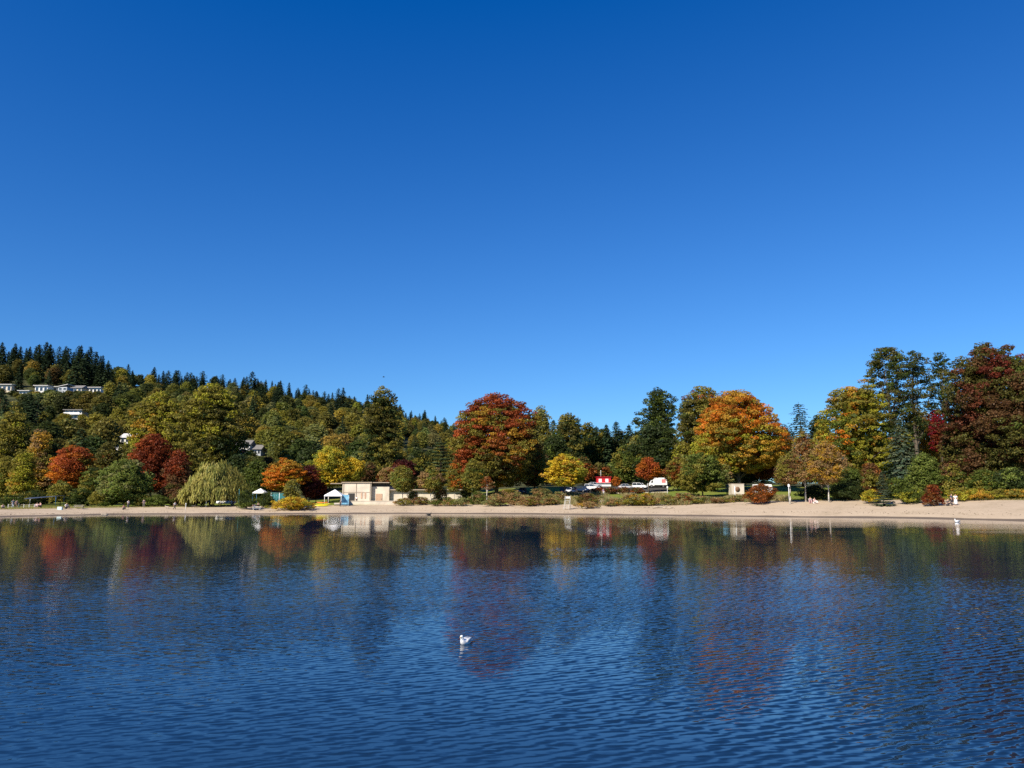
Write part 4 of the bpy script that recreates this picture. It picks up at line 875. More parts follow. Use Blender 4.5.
low_wall(341, 404, 192.5, .9, 'low pale retaining wall in front of the bathhouse')
low_wall(600, 622, 184, .6, 'short low cream wall on the lawn edge, beside the lifeguard chair')
a = P3(341, 193); c = P3(404, 193)
# canopy tent
def canopy(name, px, Y, W, H, rise, label, m, leg=WHITE, D=None, flap=None):
    x, y, z = G(px, Y); D = D or W; t = empty(name, (x, y, z), label, 'tent')
    b = MB(); n = 0; b.v = [(-W / 2, -D / 2, H), (W / 2, -D / 2, H), (W / 2, D / 2, H), (-W / 2, D / 2, H), (0, 0, H + rise), (-W / 2, -D / 2, H - .25), (W / 2, -D / 2, H - .25), (W / 2, D / 2, H - .25), (-W / 2, D / 2, H - .25)]
    b.f = [[0, 1, 4], [1, 2, 4], [2, 3, 4], [3, 0, 4], [5, 6, 1, 0], [6, 7, 2, 1], [7, 8, 3, 2], [8, 5, 0, 3], [8, 7, 6, 5]]; b.m = [0] * 9; b.sm = [False] * 9
    b.build('canopy', m, t)
    for sx in (-1, 1):
        for sy in (-1, 1): MB().tube([(sx * (W / 2 - .1), sy * (D / 2 - .1), 0), (sx * (W / 2 - .1), sy * (D / 2 - .1), H - .2)], [.05, .05], 6).build('leg', leg, t)
    return t
canopy('canopy_tent', 334.5, 189, 4.2, 2.5, 1.4, 'white pyramid canopy tent beside the bathhouse', CANV)
canopy('canopy_tent', 260, 206, 3.2, 3.0, 1.1, 'white and blue canopy tent behind the picnic table', CANV, BLUEP)
x, y, z = G(344.5, 188.5); t = empty('banner_stand', (x, y, z), 'pale blue printed banner board beside the white pyramid tent', 'banner')
MB().box((0, 0, 1.5), (2.0, .06, 2.3)).build('banner_panel', PBLUE, t)
for s_ in (-1, 1): MB().tube([(s_ * 1.03, 0, 0), (s_ * 1.03, 0, 2.7)], [.04, .04], 6).build('pole', METAL, t)
MB().box((0, .05, .15), (2.2, .5, .1)).build('base', METAL, t)
# kayaks
def kayak(px, Y, dz, m, label, L_=3.6, rz=.12, dy=0):
    x, y, z = G(px, Y); t = empty('kayak', (x, y + dy, z + dz), label, 'kayak', 'kayaks stacked on the grass', rz); rings = []
    for i in range(13):
        u = -1 + i / 6; w_ = .36 * (1 - abs(u) ** 2.4) + .015; hh = .16 * (1 - abs(u) ** 3) + .02; up = .16 * abs(u) ** 2.5
        rings.append([(u * L_ / 2, w_ * math.cos(q), .22 + up + hh * math.sin(q)) for q in np.linspace(0, 2 * math.pi, 10, endpoint=False)])
    MB().loft(rings).build('hull', m, t)
    MB().tube([(-.15, 0, .37), (.2, 0, .39)], [.22, .2], 10).build('cockpit_rim', BLK, t)
kayak(321.5, 186, 0, YEP, 'yellow kayak lying lowest on the grass beside the tent'); kayak(323, 186, .32, YEP, 'yellow kayak lying on top of another yellow kayak', rz=.2); kayak(322.5, 187.2, .62, ORP, 'orange topped kayak highest at the back of the kayak pile', 3.0, .2)
# food stand
x, y, z = G(604, 233); t = empty('food_stand', (x, y, z), 'red food stand with white counter band beside the parked cars', 'food stand')
MB().box((0, 1.3, 1.9), (4.2, 2.4, 1.7)).build('upper_wall', REDP, t); MB().box((0, 1.3, .55), (4.2, 2.4, 1.0)).build('lower_wall', WHITE, t)
MB().box((0, -.1, 1.08), (4.3, .5, .08)).build('counter', WHITE, t); MB().box((0, 1.25, 2.84), (4.6, 2.9, .16)).build('roof', REDP, t)
for s_ in (-1.1, .9): MB().box((s_, .07, 1.8), (.9, .08, 1.0)).build('serving_window', WHITE, t)
MB().tube([(-.8, 1, 2.9), (-.8, 1, 4.4)], [.05, .04], 6).build('mast', WHITE, t)
# booth
x, y, z = G(738.3, 181); t = empty('ticket_booth', (x, y, z - .2), 'cream booth with round brown medallion under the orange maple', 'booth')
MB().box((0, 1.3, 1.7), (2.9, 2.6, 3.4)).build('wall', CREAM, t); MB().box((0, 1.3, 3.46), (3.0, 2.7, .12)).build('roof', EAVE, t)
rings = [[(-.1 + .56 * math.cos(q), yy, 2.15 + .6 * math.sin(q)) for q in np.linspace(0, 6.283, 20, endpoint=False)] for yy in (.0, -.08)]
MB().loft(rings).build('medallion', mat('brown_emblem', (.16, .08, .04), .8), t); MB().box((-.25, -.03, .85), (.5, .08, .5)).build('hatch', BRDOOR, t); MB().box((1.47, 1, 1.3), (.08, .9, 2.1)).build('door', WHITE, t)
LGW = mat('worn_white_paint', (.6, .59, .55), .7, noise=.2)
# lifeguard chair
x, y, z = G(566.5, 171.5); t = empty('lifeguard_chair', (x, y, z), 'white wooden lifeguard chair with steps on the sand', 'lifeguard chair')
for sx in (-.55, .55):
    MB().tube([(sx - .25, -1.1, 0), (sx + .25, 0, 2.1)], [.045, .04], 5).build('leg', LGW, t); MB().tube([(sx + .35, .75, 0), (sx + .3, .35, 3.0)], [.06, .05], 5).build('leg', LGW, t)
for i in range(4): MB().box((-.17 + i * .11, -.93 + i * .24, .4 + i * .42), (1.2, .16, .08)).build('step', LGW, t)
MB().box((.25, .2, 2.05), (1.1, .7, .08)).build('seat', LGW, t); MB().box((.3, .55, 2.65), (1.1, .06, .5)).build('backrest', LGW, t)
for sx in (-.5, .85): MB().box((sx + .05, .2, 2.4), (.08, .7, .08)).build('armrest', LGW, t)
# swing frame, posts
x, y, z = G(276.5, 190); t = empty('swing_frame', (x, y, z), 'pale swing frame with teal screen behind the golden bush', 'swing')
for sx in (-1.4, .6): MB().tube([(sx, 0, 0), (sx, 0, 3.1)], [.07, .06], 6).build('post', WHITE, t)
MB().tube([(-1.6, 0, 3.1), (.9, 0, 3.1)], [.06, .06], 6).build('crossbar', TEAL, t); MB().box((-.3, 1.6, 1.9), (3.6, .1, 2.1)).build('screen', TEAL, t)
MB().box((-.4, 0, .5), (.5, .2, .05)).build('seat', BLK, t)
for q in (-.62, -.18): MB().tube([(q, 0, .5), (q, 0, 3.05)], [.012, .012], 4).build('rope', METAL, t)
def post(px, Y, top, label, m=WHITE, name='lamp_post', rad=.06, sign=False):
    x, y, z = G(px, Y); h = at(px, top, Y)[2] - z; t = empty(name, (x, y, z), label, 'post')
    MB().tube([(0, 0, 0), (0, 0, h)], [rad, rad * .8], 7).build('pole', m, t)
    if sign: MB().box((0, -.06, h - .3), (.36, .05, .5)).build('sign_panel', m, t)
    else: MB().tube([(0, 0, h), (0, 0, h + .08), (0, 0, h + .2)], [.1, .14, .05], 8).build('cap', m, t)
post(206, 183, 494, 'thin pale post under the left side of the willow'); post(238.5, 184, 490, 'teal post between the willow and the round dark bush', TEAL, rad=.08); post(185.5, 172, 504, 'short white stake standing at the top of the sand')
post(667.5, 200, 486, 'short white sign post on the lawn below the box truck', name='sign_post', sign=True); post(735.3, 176, 487, 'pale bollard post below the cream booth', rad=.1); post(601, 240, 471, 'pale tall pole rising above the red food stand')
post(789.5, 156.5, 484, 'white board on a post beside the first white birch trunk', name='sign_post', sign=True)
# picnic tables
def picnic(px, Y, label, m=WOOD, rz=0):
    x, y, z = G(px, Y); t = empty('picnic_table', (x, y, z), label, 'table', None, rz)
    MB().box((0, 0, .75), (1.9, .8, .06)).build('table_top', m, t)
    for s_ in (-1, 1): MB().box((0, s_ * .75, .45), (1.9, .28, .05)).build('bench', m, t)
    for s_ in (-.7, .7): MB().tube([(s_, -.85, 0), (s_, 0, .74)], [.05, .05], 4).tube([(s_, .85, 0), (s_, 0, .74)], [.05, .05], 4).box((s_, 0, .4), (.08, 1.7, .08)).build('leg_frame', m, t)
picnic(256.5, 176, 'white picnic table on the grass beside the dark round bush', WHITE, .3); picnic(79, 170, 'cream folding picnic table near the top of the left sand', CREAM, .2); picnic(676, 214, 'weathered picnic table on the lawn beside the box truck', WOOD, .1)
# long blue awning on the left
x, y, z = G(42, 181); t = empty('awning', (x, y, z), 'long low dark blue awning on poles above the picnickers', 'awning')
b = MB(); b.v = [(-4.2, -1.2, 1.7), (3.8, -1.2, 2.4), (4.4, 1.4, 2.6), (-3.8, 1.4, 2.1), (-4.2, -1.2, 1.64), (3.8, -1.2, 2.34), (4.4, 1.4, 2.54), (-3.8, 1.4, 2.04)]
b.f = [[0, 1, 2, 3], [7, 6, 5, 4], [0, 4, 5, 1], [1, 5, 6, 2], [2, 6, 7, 3], [3, 7, 4, 0]]; b.m = [0] * 6; b.sm = [False] * 6; b.build('canopy', mat('navy_canvas', (.03, .05, .1), .7), t)
for q in ((-4.1, -1.1, 1.64), (3.7, -1.1, 2.3), (4.2, 1.3, 2.5), (-3.7, 1.3, 2.0)): MB().tube([(q[0], q[1], 0), q], [.04, .04], 5).build('pole', BLUEP if q[0] > 0 else METAL, t)
# rail fence on the left
x, y, z = G(8, 168); t = empty('rail_fence', (x, y, z), 'low white rail fence behind the beach walkers at the left', 'fence'); e = P3(37, 169)
L_ = e.x - x
for i in range(6): MB().box((L_ * i / 5, 0, .35), (.08, .08, .9)).build('post', WHITE, t)
MB().box((L_ / 2, -.05, .68), (L_, .04, .06)).box((L_ / 2, -.05, .35), (L_, .04, .06)).build('rail', WOOD, t)
x, y, z = G(60, 164); t = empty('cooler_box', (x, y, z - .05), 'pale blue cooler box on the sand next to a crouching person', 'cooler')
MB().box((0, 0, .3), (.9, .5, .6)).build('body', mat('pale_plastic', (.5, .68, .7), .5), t); MB().box((0, 0, .64), (.94, .54, .08)).build('lid', WHITE, t); MB().box((.48, 0, .45), (.05, .3, .06)).build('handle', WHITE, t)
# driftwood and stones
def log(px, Y, L_, rad, label, rz=0):
    x, y, z = G(px, Y); t = empty('driftwood_log', (x, y, max(z, 0) + rad * .55), label, 'log', None, rz)
    MB().tube([(-L_ / 2, 0, 0), (-L_ / 5, .1, .05), (L_ / 5, -.05, 0), (L_ / 2, .08, .08)], [rad, rad * 1.1, rad * .85, rad * .5], 9).build('log_trunk', WOOD, t)
    MB().tube([(L_ / 6, 0, 0), (L_ / 4, -.1, rad * 2.4)], [rad * .4, rad * .12], 6).build('branch_stub', WOOD, t)
log(660, 167, 3.4, .22, 'longest pale driftwood log below the yellow gold bush', .2); log(668, 165, 2.2, .16, 'short pale driftwood log in front of the longest one', -.3); log(104.5, 156, 1.3, .2, 'dark driftwood stub lying at the left waterline', .1); log(646, 169, 1.6, .12, 'thin driftwood stick under the yellow gold bush', .1)
# car park: asphalt sheet with a kerb
V = []; Fq = []; n = 0; cols_ = list(np.arange(560, 672, 4.0))
for px in cols_:
    for Y in (209, 216, 224, 231):
        x, y, z = G(px, Y); V.append((x, y, z + .05))
for i in range(len(cols_) - 1):
    for j in range(3): Fq.append((i * 4 + j, (i + 1) * 4 + j, (i + 1) * 4 + j + 1, i * 4 + j + 1))
me = bpy.data.meshes.new('car_park'); me.from_pydata(V, [], Fq); me.materials.append(ASPH); tag(link('car_park', me), kind='structure')
b = MB(); 
for i in range(len(cols_) - 1):
    a = Vector(V[i * 4]); c = Vector(V[(i + 1) * 4]); m_ = (a + c) / 2; b.box((m_.x, m_.y - .15, m_.z + .03), ((c - a).length, .2, .22))
tag(b.build('kerb', CREAM), kind='structure')
V = []; Fq = []
cols_ = list(np.arange(334, 410, 4.0))
for px in cols_:
    for Y in (193.2, 202.5):
        x, y, z = G(px, Y); V.append((x, y, z + .05))
for i in range(len(cols_) - 1): Fq.append((i * 2, (i + 1) * 2, (i + 1) * 2 + 1, i * 2 + 1))
me = bpy.data.meshes.new('path'); me.from_pydata(V, [], Fq); me.materials.append(CREAM); tag(link('path', me), kind='structure')

# ------------------------------------------------------------------ vehicles
PAINT = mat('car_paint', (1, 1, 1), .3, objcol=True, noise=.03)
LAMPW = mat('headlight_glass', (.8, .8, .78), .15); LAMPR = mat('tail_light_plastic', (.4, .02, .02), .25)
def make_car(L_=4.4, W=1.8, H=1.46, suv=0):
    P = {}
    h0 = .55 + .06 * suv; hb = .88 + .12 * suv; rings = []
    def ring(x, w, z0, z1, k=.82):
        return [(x, -w / 2, z0 + .08), (x, -w / 2, z0 + (z1 - z0) * .6), (x, -w / 2 * k, z1), (x, w / 2 * k, z1), (x, w / 2, z0 + (z1 - z0) * .6), (x, w / 2, z0 + .08), (x, w / 2 * .9, z0), (x, -w / 2 * .9, z0)]
    b = MB(); b.loft([ring(-L_ / 2, W * .86, .32, hb - .18), ring(-L_ / 2 + .15, W * .95, .25, hb - .04), ring(-L_ * .3, W, .22, hb), ring(0, W, .22, hb + .02), ring(L_ * .24, W, .22, hb), ring(L_ / 2 - .3, W * .95, .24, hb - .14), ring(L_ / 2, W * .84, .32, hb - .28)])
    P['body'] = (b.mesh('body', PAINT), None)
    x0, x1, x2, x3 = -L_ * (.44 if suv else .38), -L_ * (.4 if suv else .22), L_ * .06, L_ * .24
    def cab(e, zt, zb=hb - .03):
        w = W * .88 / 2 + e; wt = W * .7 / 2 + e
        b = MB(); b.v = [(x0 - e, -w, zb), (x3 + e, -w, zb), (x3 + e, w, zb), (x0 - e, w, zb), (x1 - e, -wt, zt), (x2 + e, -wt, zt), (x2 + e, wt, zt), (x1 - e, wt, zt)]
        b.f = [[3, 2, 1, 0], [4, 5, 6, 7], [0, 1, 5, 4], [1, 2, 6, 5], [2, 3, 7, 6], [3, 0, 4, 7]]; b.m = [0] * 6; b.sm = [False] * 6; return b
    P['window_band'] = (cab(0, H - .06).mesh('window_band', GLASS), None)
    b = MB(); b.box(((x1 + x2) / 2, 0, H - .03), ((x2 - x1) * 1.04, W * .72, .07)); w = W * .88 / 2; wt = W * .7 / 2
    for sy in (-1, 1):
        for xa, xb in ((x0, x1), (x3, x2), ((x0 + x3) / 2, (x1 + x2) / 2)): b.tube([(xa, sy * w, hb - .03), (xb, sy * wt, H - .04)], [.045, .04], 4)
    P['roof'] = (b.mesh('roof', PAINT), None)
    wh = []
    for sx in (-L_ * .31, L_ * .31):
        for sy in (-1, 1):
            ty = MB().tube([(sx, sy * (W / 2 - .2), .33), (sx, sy * (W / 2 + .01), .33)], [.33, .33], 18).mesh('wheel', BLK); rm = MB().tube([(sx, sy * (W / 2 - .05), .33), (sx, sy * (W / 2 + .025), .33)], [.2, .18], 12).mesh('rim', METAL)
            wh.append((ty, rm))
    P['wheels'] = wh
    P['lamps'] = [(MB().box((L_ / 2 - .06, sy * W * .34, hb - .32), (.12, .34, .14)).mesh('headlight', LAMPW), 'headlight') for sy in (-1, 1)] + [(MB().box((-L_ / 2 + .04, sy * W * .36, hb - .22), (.1, .24, .18)).mesh('tail_light', LAMPR), 'tail_light') for sy in (-1, 1)]
    P['plate'] = MB().box((L_ / 2 - .0, 0, .45), (.06, .5, .12)).box((-L_ / 2, 0, .5), (.06, .5, .12)).mesh('bumper', BLK)
    return P
SEDAN = make_car(); SUV = make_car(4.6, 1.88, 1.72, 1)
def car(px, Y, P, col, rz, label, name='parked_car', group='cars parked in the car park', cat='car'):
    x, y, z = G(px, Y); t = empty(name, (x, y, z + .06), label, cat, group, rz)
    for k in ('body', 'window_band', 'roof'): o = link(k, P[k][0], t); o.color = (*col, 1)
    for ty, rm in P['wheels']: w = link('wheel', ty, t); link('rim', rm, w)
    for me, nme in P['lamps']: link(nme, me, t)
    link('bumper', P['plate'], t)
    return t
car(522.5, 212, SUV, (.02, .035, .08), R(-100), 'dark blue car in the shade of the big red maple', group=None)
car(570, 212, SEDAN, (.8, .8, .8), R(-115), 'white car right behind the lifeguard chair')
car(583, 214, SUV, (.015, .03, .07), R(-60), 'dark navy car beside the white car at the lawn edge')
car(592, 220, SUV, (.75, .75, .75), R(-20), 'white car in front of the red food stand, next to the navy car')
car(594, 229, SEDAN, (.5, .52, .55), R(10), 'silver grey car half hidden beside the red food stand')
car(626, 222, SEDAN, (.42, .43, .45), R(5), 'grey car behind the red brown hedge')
car(640, 222, SUV, (.78, .78, .78), R(-35), 'white hatchback parked beside the box truck')
car(226, 198, SUV, (.8, .8, .8), R(12), 'white pickup like car parked right beside the willow', group=None)
# box truck
x, y, z = G(656.5, 226); t = empty('box_truck', (x, y, z + .05), 'white box truck with pinkish side square beside the small orange maple', 'truck', None, R(180))
MB().box((-1.1, 0, 1.75), (3.6, 2.2, 2.1)).build('cargo_box', WHITE, t)
b = MB(); b.prism([(.75, .5), (2.5, .5), (2.5, 1.15), (1.95, 1.35), (1.5, 2.1), (.75, 2.2)], -1, 1); b.build('cab', WHITE, t)
MB().box((-1.9, 1.12, 1.85), (1.1, .05, 1.0)).build('side_panel', mat('pink_panel', (.6, .2, .2), .6), t); b = MB(); b.prism([(1.15, 1.35), (1.8, 1.35), (1.5, 1.95), (1.15, 1.98)], -1.02, 1.02); b.build('side_window', GLASS, t)
MB().box((-.3, 0, .6), (5.2, 1.9, .2)).build('chassis', BLK, t)
for sx in (-1.8, 1.6):
    for sy in (-1, 1):
        w = MB().tube([(sx, sy * .75, .4), (sx, sy * 1.03, .4)], [.4, .4], 16).build('wheel', BLK, t); MB().tube([(sx, sy * .9, .4), (sx, sy * 1.05, .4)], [.2, .18], 10).build('rim', METAL, w)
# camper trailer
x, y, z = G(764, 183); t = empty('camper_trailer', (x, y, z), 'white camper trailer parked in the shade behind the rust bush', 'trailer')
MB().prism([(-2, .7), (2, .7), (2.15, 1.6), (1.9, 2.7), (-1.9, 2.7), (-2.15, 1.6)], 0, 2.2).build('body', WHITE, t)
for s_ in (-1.1, .7): MB().box((s_, -.02, 1.9), (.9, .06, .6)).build('window', GLASS, t)
for s_ in (.25, 1.95): w = MB().tube([(0, s_ - .12, .38), (0, s_ + .12, .38)], [.38, .38], 16).build('wheel', BLK, t)
MB().tube([(2.1, 1.1, .75), (3.1, 1.1, .5)], [.06, .05], 6).build('hitch', METAL, t)

# ------------------------------------------------------------------ people
def skin(name, J, E, rad, m, lv=1):
    me = bpy.data.meshes.new(name); me.from_pydata(J, E, []); o = bpy.data.objects.new(name, me); COL.objects.link(o)
    sk_ = o.modifiers.new('skin', 'SKIN'); sk_.use_smooth_shade = True
    for i, v in enumerate(me.skin_vertices[0].data): v.radius = (rad[i], rad[i]); v.use_root = (i == 0)
    su = o.modifiers.new('sub', 'SUBSURF'); su.levels = lv; su.render_levels = lv
    dg = bpy.context.evaluated_depsgraph_get(); out = bpy.data.meshes.new_from_object(o.evaluated_get(dg)); out.name = name
    bpy.data.objects.remove(o); out.materials.clear(); out.materials.append(m); return out
SKIN_M = mat('skin', (.5, .3, .2), .6, noise=.05); CLOTH = mat('cloth', (1, 1, 1), .85, noise=.12, objcol=True); HAIR = mat('hair', (.05, .03, .02), .8)
def person_set(pose):
    if pose == 'stand': hip = .95; K = [(-.1, .0, .5), (.1, .02, .5)]; A = [(-.12, .02, .08), (.12, 0, .08)]; sh = 1.42; lean = 0; el = [(-.27, .03, 1.15), (.27, .02, 1.15)]; ha = [(-.27, -.1, .92), (.28, -.08, .9)]
    elif pose == 'walk': hip = .93; K = [(-.1, -.22, .52), (.1, .1, .5)]; A = [(-.1, -.32, .09), (.1, .42, .13)]; sh = 1.4; lean = -.05; el = [(-.25, .18, 1.14), (.26, -.15, 1.14)]; ha = [(-.24, .1, .93), (.25, -.36, 1.0)]
    else: hip = .2; K = [(-.16, -.4, .5), (.16, -.42, .48)]; A = [(-.14, -.62, .07), (.16, -.66, .07)]; sh = .68; lean = -.06; el = [(-.28, -.12, .44), (.28, -.12, .44)]; ha = [(-.18, -.38, .46), (.2, -.38, .46)]
    J = [(0, 0, hip), (0, lean * .5, hip + .22), (0, lean, sh - .04), (0, lean, sh + .07), (0, lean - .02, sh + .15), (0, lean - .02, sh + .25), (0, lean - .13, sh + .17)]
    rad = [.13, .115, .125, .05, .085, .07, .016]; E = [(0, 1), (1, 2), (2, 3), (3, 4), (4, 5), (4, 6)]
    for i, sx in enumerate((-1, 1)):
        n = len(J); J += [(sx * .1, 0, hip - .04), K[i], A[i], (A[i][0], A[i][1] - .17, .035 if pose != 'walk' or i == 0 else .06)]; rad += [.09, .058, .04, .032]; E += [(0, n), (n, n + 1), (n + 1, n + 2), (n + 2, n + 3)]
        n = len(J); J += [(sx * .18, lean, sh - .02), el[i], ha[i]]; rad += [.055, .04, .028]; E += [(2, n), (n, n + 1), (n + 1, n + 2)]
        pm = len(J); d = (Vector(ha[i]) - Vector(el[i])).normalized(); q = Vector(ha[i]) + d * .08; J.append(tuple(q)); rad.append(.03); E.append((pm - 1, pm))
        side = d.cross(Vector((sx, 0, 0))).normalized()
        for f in range(4):
            p1 = q + side * (f - 1.5) * .02 + d * .045; p2 = p1 + d * (.03 + .006 * (1.5 - abs(f - 1.5))) + Vector((-sx * .012, 0, 0)); n = len(J); J += [tuple(p1), tuple(p2)]; rad += [.009, .008]; E += [(pm, n), (n, n + 1)]
        n = len(J); p1 = Vector(ha[i]) + side * -.04 + d * .03; J += [tuple(p1), tuple(p1 + d * .035 + side * -.015)]; rad += [.011, .009]; E += [(pm - 1, n), (n, n + 1)]
    body = skin('person', J, E, rad, SKIN_M)
    sj = [J[0], J[1], J[2]]; sr = [.155, .14, .15]; se = [(0, 1), (1, 2)]
    for i, sx in enumerate((-1, 1)): n = len(sj); sj += [(sx * .19, lean, sh - .02), tuple(Vector((sx * .19, lean, sh)).lerp(Vector(el[i]), .8))]; sr += [.075, .062]; se += [(2, n), (n, n + 1)]
    shirt = skin('shirt', sj, se, sr, CLOTH)
    tj = [J[0]]; tr_ = [.15]; te = []
    for i, sx in enumerate((-1, 1)): n = len(tj); tj += [(sx * .1, 0, hip - .05), K[i], A[i]]; tr_ += [.11, .078, .058]; te += [(0, n), (n, n + 1), (n + 1, n + 2)]
    trousers = skin('trousers', tj, te, tr_, CLOTH)
    hair = skin('hair', [(0, lean + .01, sh + .19), (0, lean + .02, sh + .27)], [(0, 1)], [.088, .075], HAIR)
    dj = [(0, 0, hip + .1), (0, 0, hip - .3), (0, .02, .1)]; dress = skin('dress', dj, [(0, 1), (1, 2)], [.17, .26, .36], CLOTH) if pose == 'stand' else None
    return body, shirt, trousers, hair, dress
PS = {k: person_set(k) for k in ('stand', 'walk', 'sit')}
def person(px, foot, pose, sh, tr_, label, rz=0, s=1.0, dress=False, Y=None, group=None):
    Y = Y or gy(px, foot, 118); x, y, z = G(px, Y); P = PS[pose]
    t = empty('person', (x, y, z - .01), label, 'person', group, rz); s *= 1.08; t.scale = (s, s, s)
    link('body', P[0], t); a = link('shirt', P[1], t); a.color = (*sh, 1)
    if dress: c = link('dress', P[4], t); c.color = (*tr_, 1)
    else: c = link('trousers', P[2], t); c.color = (*tr_, 1)
    link('hair', P[3], t); return t
W_ = (.8, .78, .76); PK = (.65, .35, .33); DK = (.03, .03, .04); NV = (.04, .06, .12); GB = (.2, .26, .34); BR = (.2, .12, .08)
person(4.6, 506.5, 'stand', W_, DK, 'person in white top and dark trousers standing at the left edge', .4)
person(2.4, 509.2, 'sit', (.75, .55, .55), DK, 'person in pale pink top sitting on the sand at the left edge', .9)
person(12.4, 508, 'walk', GB, (.3, .33, .4), 'person in grey blue clothes walking near the left edge', 1.2)
person(16, 508, 'walk', PK, BR, 'person in faded pink top walking behind the grey blue one', 1.4, .92)
person(37, 508, 'sit', (.8, .6, .58), (.6, .4, .36), 'person in pale rose top sitting under the blue awning', .3, 1.15)
person(40.6, 508, 'sit', PK, DK, 'person in darker pink top sitting close to the pale rose one', -.6, 1.25)
person(66, 509, 'sit', W_, DK, 'person in white top crouching beside the pale blue cooler', 1.1, 1.25)
person(88, 506, 'sit', (.35, .4, .5), DK, 'person in blue grey top sitting on the grass past the cream table', 0, 1)
person(128, 508, 'stand', W_, (.1, .1, .12), 'person in white top standing behind a seated one below the bright green tree', 1.2)
person(123.5, 510, 'sit', (.4, .18, .15), DK, 'person in brown red top seated on the sand below the bright green tree', .8, 1.1)
person(143.5, 507.6, 'stand', (.12, .1, .14), (.16, .14, .14), 'person in dark clothes standing on the grass by the green bush', .2, 1.05)
person(174.4, 510, 'walk', W_, DK, 'person in white shirt and dark trousers striding along the sand', 1.4)
person(233.4, 505.5, 'stand', (.6, .12, .13), (.7, .45, .4), 'person in red top standing beside the white pickup like car', -.5)
person(254, 508, 'sit', (.8, .6, .58), W_, 'person in pale top sitting in front of the white picnic table', .4, 1.1)
person(258.6, 507, 'sit', (.5, .3, .28), DK, 'person in brown top sitting at the end of the white picnic table', -.6, 1.1)
person(340.3, 503.5, 'stand', DK, DK, 'person dressed in black standing at the tent corner', .2, .85, Y=186)
person(356.6, 498.5, 'stand', W_, DK, 'person in white top and black trousers before the bathhouse doorway', 0, 1, Y=200)
person(603.4, 496, 'stand', (.28, .2, .32), W_, 'person in purple grey top standing by the low cream wall', .2, 1.05)
person(621.8, 493, 'stand', (.8, .7, .7), (.45, .2, .2), 'person in pale top and reddish trousers on the lawn', 0)
person(729.6, 492.5, 'stand', (.55, .6, .66), (.2, .22, .26), 'person in light blue top standing left of the cream booth', .3, 1.05)
person(810.4, 499.6, 'sit', (.28, .25, .27), (.5, .3, .3), 'person in grey top sitting against the middle birch trunk', -.3, 1.25, Y=157)
person(814.2, 499.9, 'sit', (.8, .5, .5), (.8, .7, .68), 'person in pink top sitting beside the one in grey', .5, 1.15, Y=156)
gx = person(952, 499, 'stand', NV, (.03, .03, .05), 'person in a dark suit standing close to the white dress', .6, 1.14, Y=139.5)
person(956, 500, 'stand', W_, (.85, .85, .87), 'person in a long white dress on the sand', -.4, 1.1, True, Y=139)
person(947.6, 499, 'sit', (.06, .06, .08), DK, 'person in black crouching next to the dark suit', .9, 1.25, Y=139.3)

# ------------------------------------------------------------------ animals and birds
def dog(px, foot, col, label, rz=0, s=1.0, Y=None):
    Y = Y or gy(px, foot, 118); x, y, z = G(px, Y); t = empty('dog', (x, y, z), label, 'dog', None, rz); t.scale = (s, s, s)
    J = [(0, 0, .46), (.25, 0, .47), (-.25, 0, .48), (.36, 0, .56), (.46, 0, .66), (.6, 0, .64), (-.36, 0, .5), (-.52, 0, .66)]; rad = [.11, .13, .1, .07, .075, .035, .03, .015]
    E = [(0, 1), (0, 2), (1, 3), (3, 4), (4, 5), (2, 6), (6, 7)]
    for sx, b_ in ((.27, 1), (-.27, 2)):
        for sy in (-1, 1):
            n = len(J); f = 1 if sx > 0 else -1
            J += [(sx, sy * .09, .38), (sx + (.01 if f > 0 else .07), sy * .09, .26), (sx + (0 if f > 0 else -.06), sy * .09, .14), (sx + .01, sy * .09, .03)]; rad += [.06, .035, .024, .028]; E += [(b_, n), (n, n + 1), (n + 1, n + 2), (n + 2, n + 3)]
    for sy in (-1, 1): n = len(J); J.append((.44, sy * .07, .77)); rad.append(.02); E.append((4, n))
    link('body', skin('body', J, E, rad, mat('dog_fur', col, .9, noise=.3)), t)
dog(167, 509, (.55, .45, .35), 'small tan dog walking ahead of the white shirted walker', 3.0)
dog(193.4, 508, (.06, .05, .045), 'dark dog standing on the grass below the willow', .2)
dog(243, 509, (.03, .03, .03), 'black dog in front of the round dark bush', .3, 1.3)

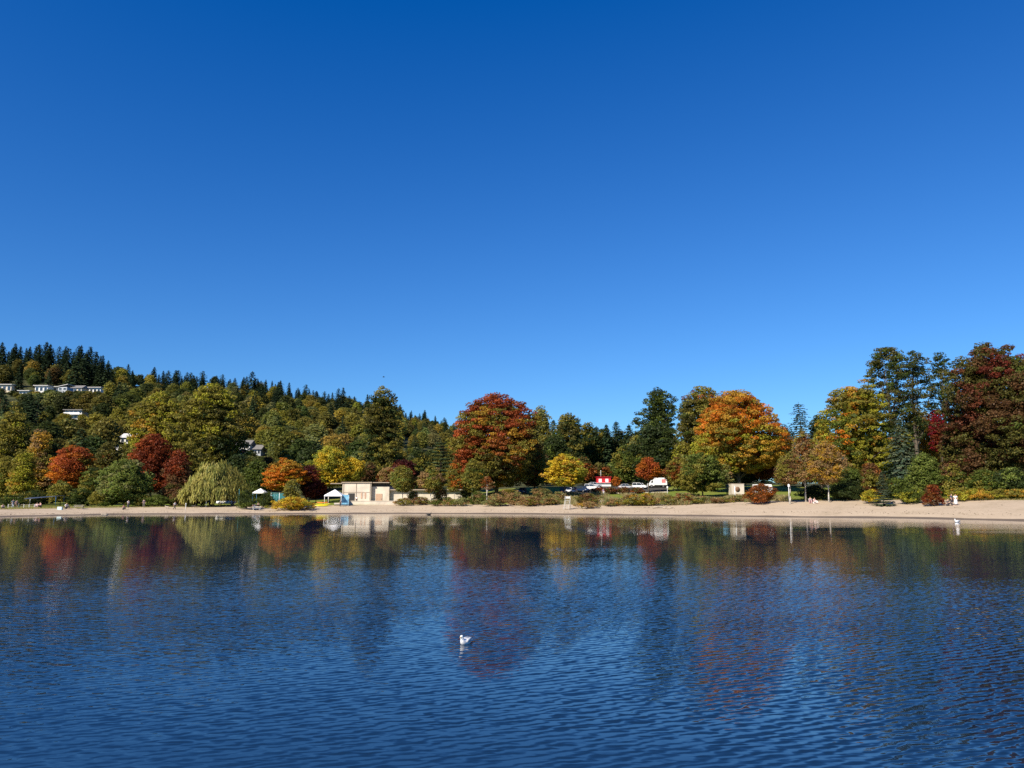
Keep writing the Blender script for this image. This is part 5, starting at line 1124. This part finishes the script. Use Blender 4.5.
FEA = mat('white_feathers', (.85, .85, .84), .7, noise=.04, nscale=20); FEG = mat('grey_feathers', (.55, .56, .58), .7, noise=.15, nscale=20); FEB = mat('black_feathers', (.02, .02, .022), .6); BEAK = mat('yellow_beak', (.7, .42, .05), .4)
def gull(x, y, label, rz, s=1.0, body=FEA, wing=FEG, beak=BEAK, name='gull', cat='gull', z=0):
    t = empty(name, (x, y, z), label, cat, None, rz); t.scale = (s, s, s); rings = []
    # body, neck and head as one surface along the spine (x forward)
    SP = [(-.24, .07, .012, .01), (-.19, .068, .04, .03), (-.12, .065, .075, .06), (-.03, .055, .095, .08), (.06, .06, .09, .082), (.125, .085, .068, .068), (.15, .125, .047, .047), (.16, .165, .037, .037), (.172, .195, .037, .036), (.19, .213, .036, .033), (.21, .212, .026, .025), (.222, .208, .012, .012)]
    for i, (cx, cz, w, h) in enumerate(SP):
        a = Vector(SP[min(i + 1, len(SP) - 1)][:2]) - Vector(SP[max(i - 1, 0)][:2]); a.normalize(); nx, nz_ = -a.y, a.x
        rings.append([(cx + nx * h * math.sin(q), w * math.cos(q), cz + nz_ * h * math.sin(q)) for q in np.linspace(0, 2 * math.pi, 14, endpoint=False)])
    link('body', MB().loft(rings).mesh('body', body), t)
    link('beak', MB().tube([(.218, 0, .207), (.245, 0, .203), (.268, 0, .19)], [.011, .009, .003], 7).mesh('beak', beak), t)
    for sy in (-1, 1):
        rg = []
        for u in np.linspace(0, 1, 8):
            cx = .08 - .36 * u; ww = .012 + .016 * math.sin(math.pi * min(1, u * 1.15)); hh = .05 * math.sin(math.pi * (u * .85 + .12)) + .004; cz = .088 + .028 * u; cy = sy * (.082 - .068 * u * u)
            rg.append([(cx, cy + ww * math.cos(q), cz + hh * math.sin(q)) for q in np.linspace(0, 2 * math.pi, 10, endpoint=False)])
        wg = link('wing', MB().loft(rg).mesh('wing', wing), t)
        link('wing_tip', MB().tube([(-.24, sy * .022, .1), (-.33, sy * .006, .1)], [.016, .003], 6).mesh('wing_tip', FEB), wg)
        link('eye', MB().tube([(.197, sy * .031, .222), (.197, sy * .036, .222)], [.005, .004], 6).mesh('eye', FEB), t)
    link('tail', MB().box((-.27, 0, .072), (.11, .06, .012)).mesh('tail', body), t)
gx_, gy_, _ = at(465.5, 640, 16.9)
gull(gx_, gy_, 'white gull floating alone in the middle of the lake', R(-116), .9, z=-.02)
gx_, gy_, _ = at(957, 521.5, 106); gull(gx_, gy_, 'small white gull resting by the far waterline below the couple', R(200), 2.0, z=.0)
x, y, z = at(429, 514.4, 157); gull(x, y, 'dark goose floating near the shore below the young birches', R(10), 2.2, mat('goose_feathers', (.03, .028, .025), .8), FEB, FEB, 'goose', 'goose', z=0)
# flying bird
x, y, z = at(383.5, 377, 150); t = empty('flying_bird', (x, y, z), 'tiny dark bird flying above the ridge', 'bird', None, .3)
link('body', MB().tube([(-.22, 0, 0), (-.08, 0, 0), (.1, 0, .01), (.2, 0, .03), (.27, 0, .02)], [.02, .07, .07, .04, .01], 8).mesh('body', FEB), t)
for sy in (-1, 1): link('wing', MB().loft([[(.08, sy * .04, .03), (-.08, sy * .04, .03), (-.08, sy * .04, .015), (.08, sy * .04, .015)], [(.06, sy * .26, .12), (-.06, sy * .26, .12), (-.06, sy * .26, .11), (.06, sy * .26, .11)], [(-.02, sy * .5, .08), (-.06, sy * .5, .08), (-.06, sy * .5, .075), (-.02, sy * .5, .075)]]).mesh('wing', FEB), t)
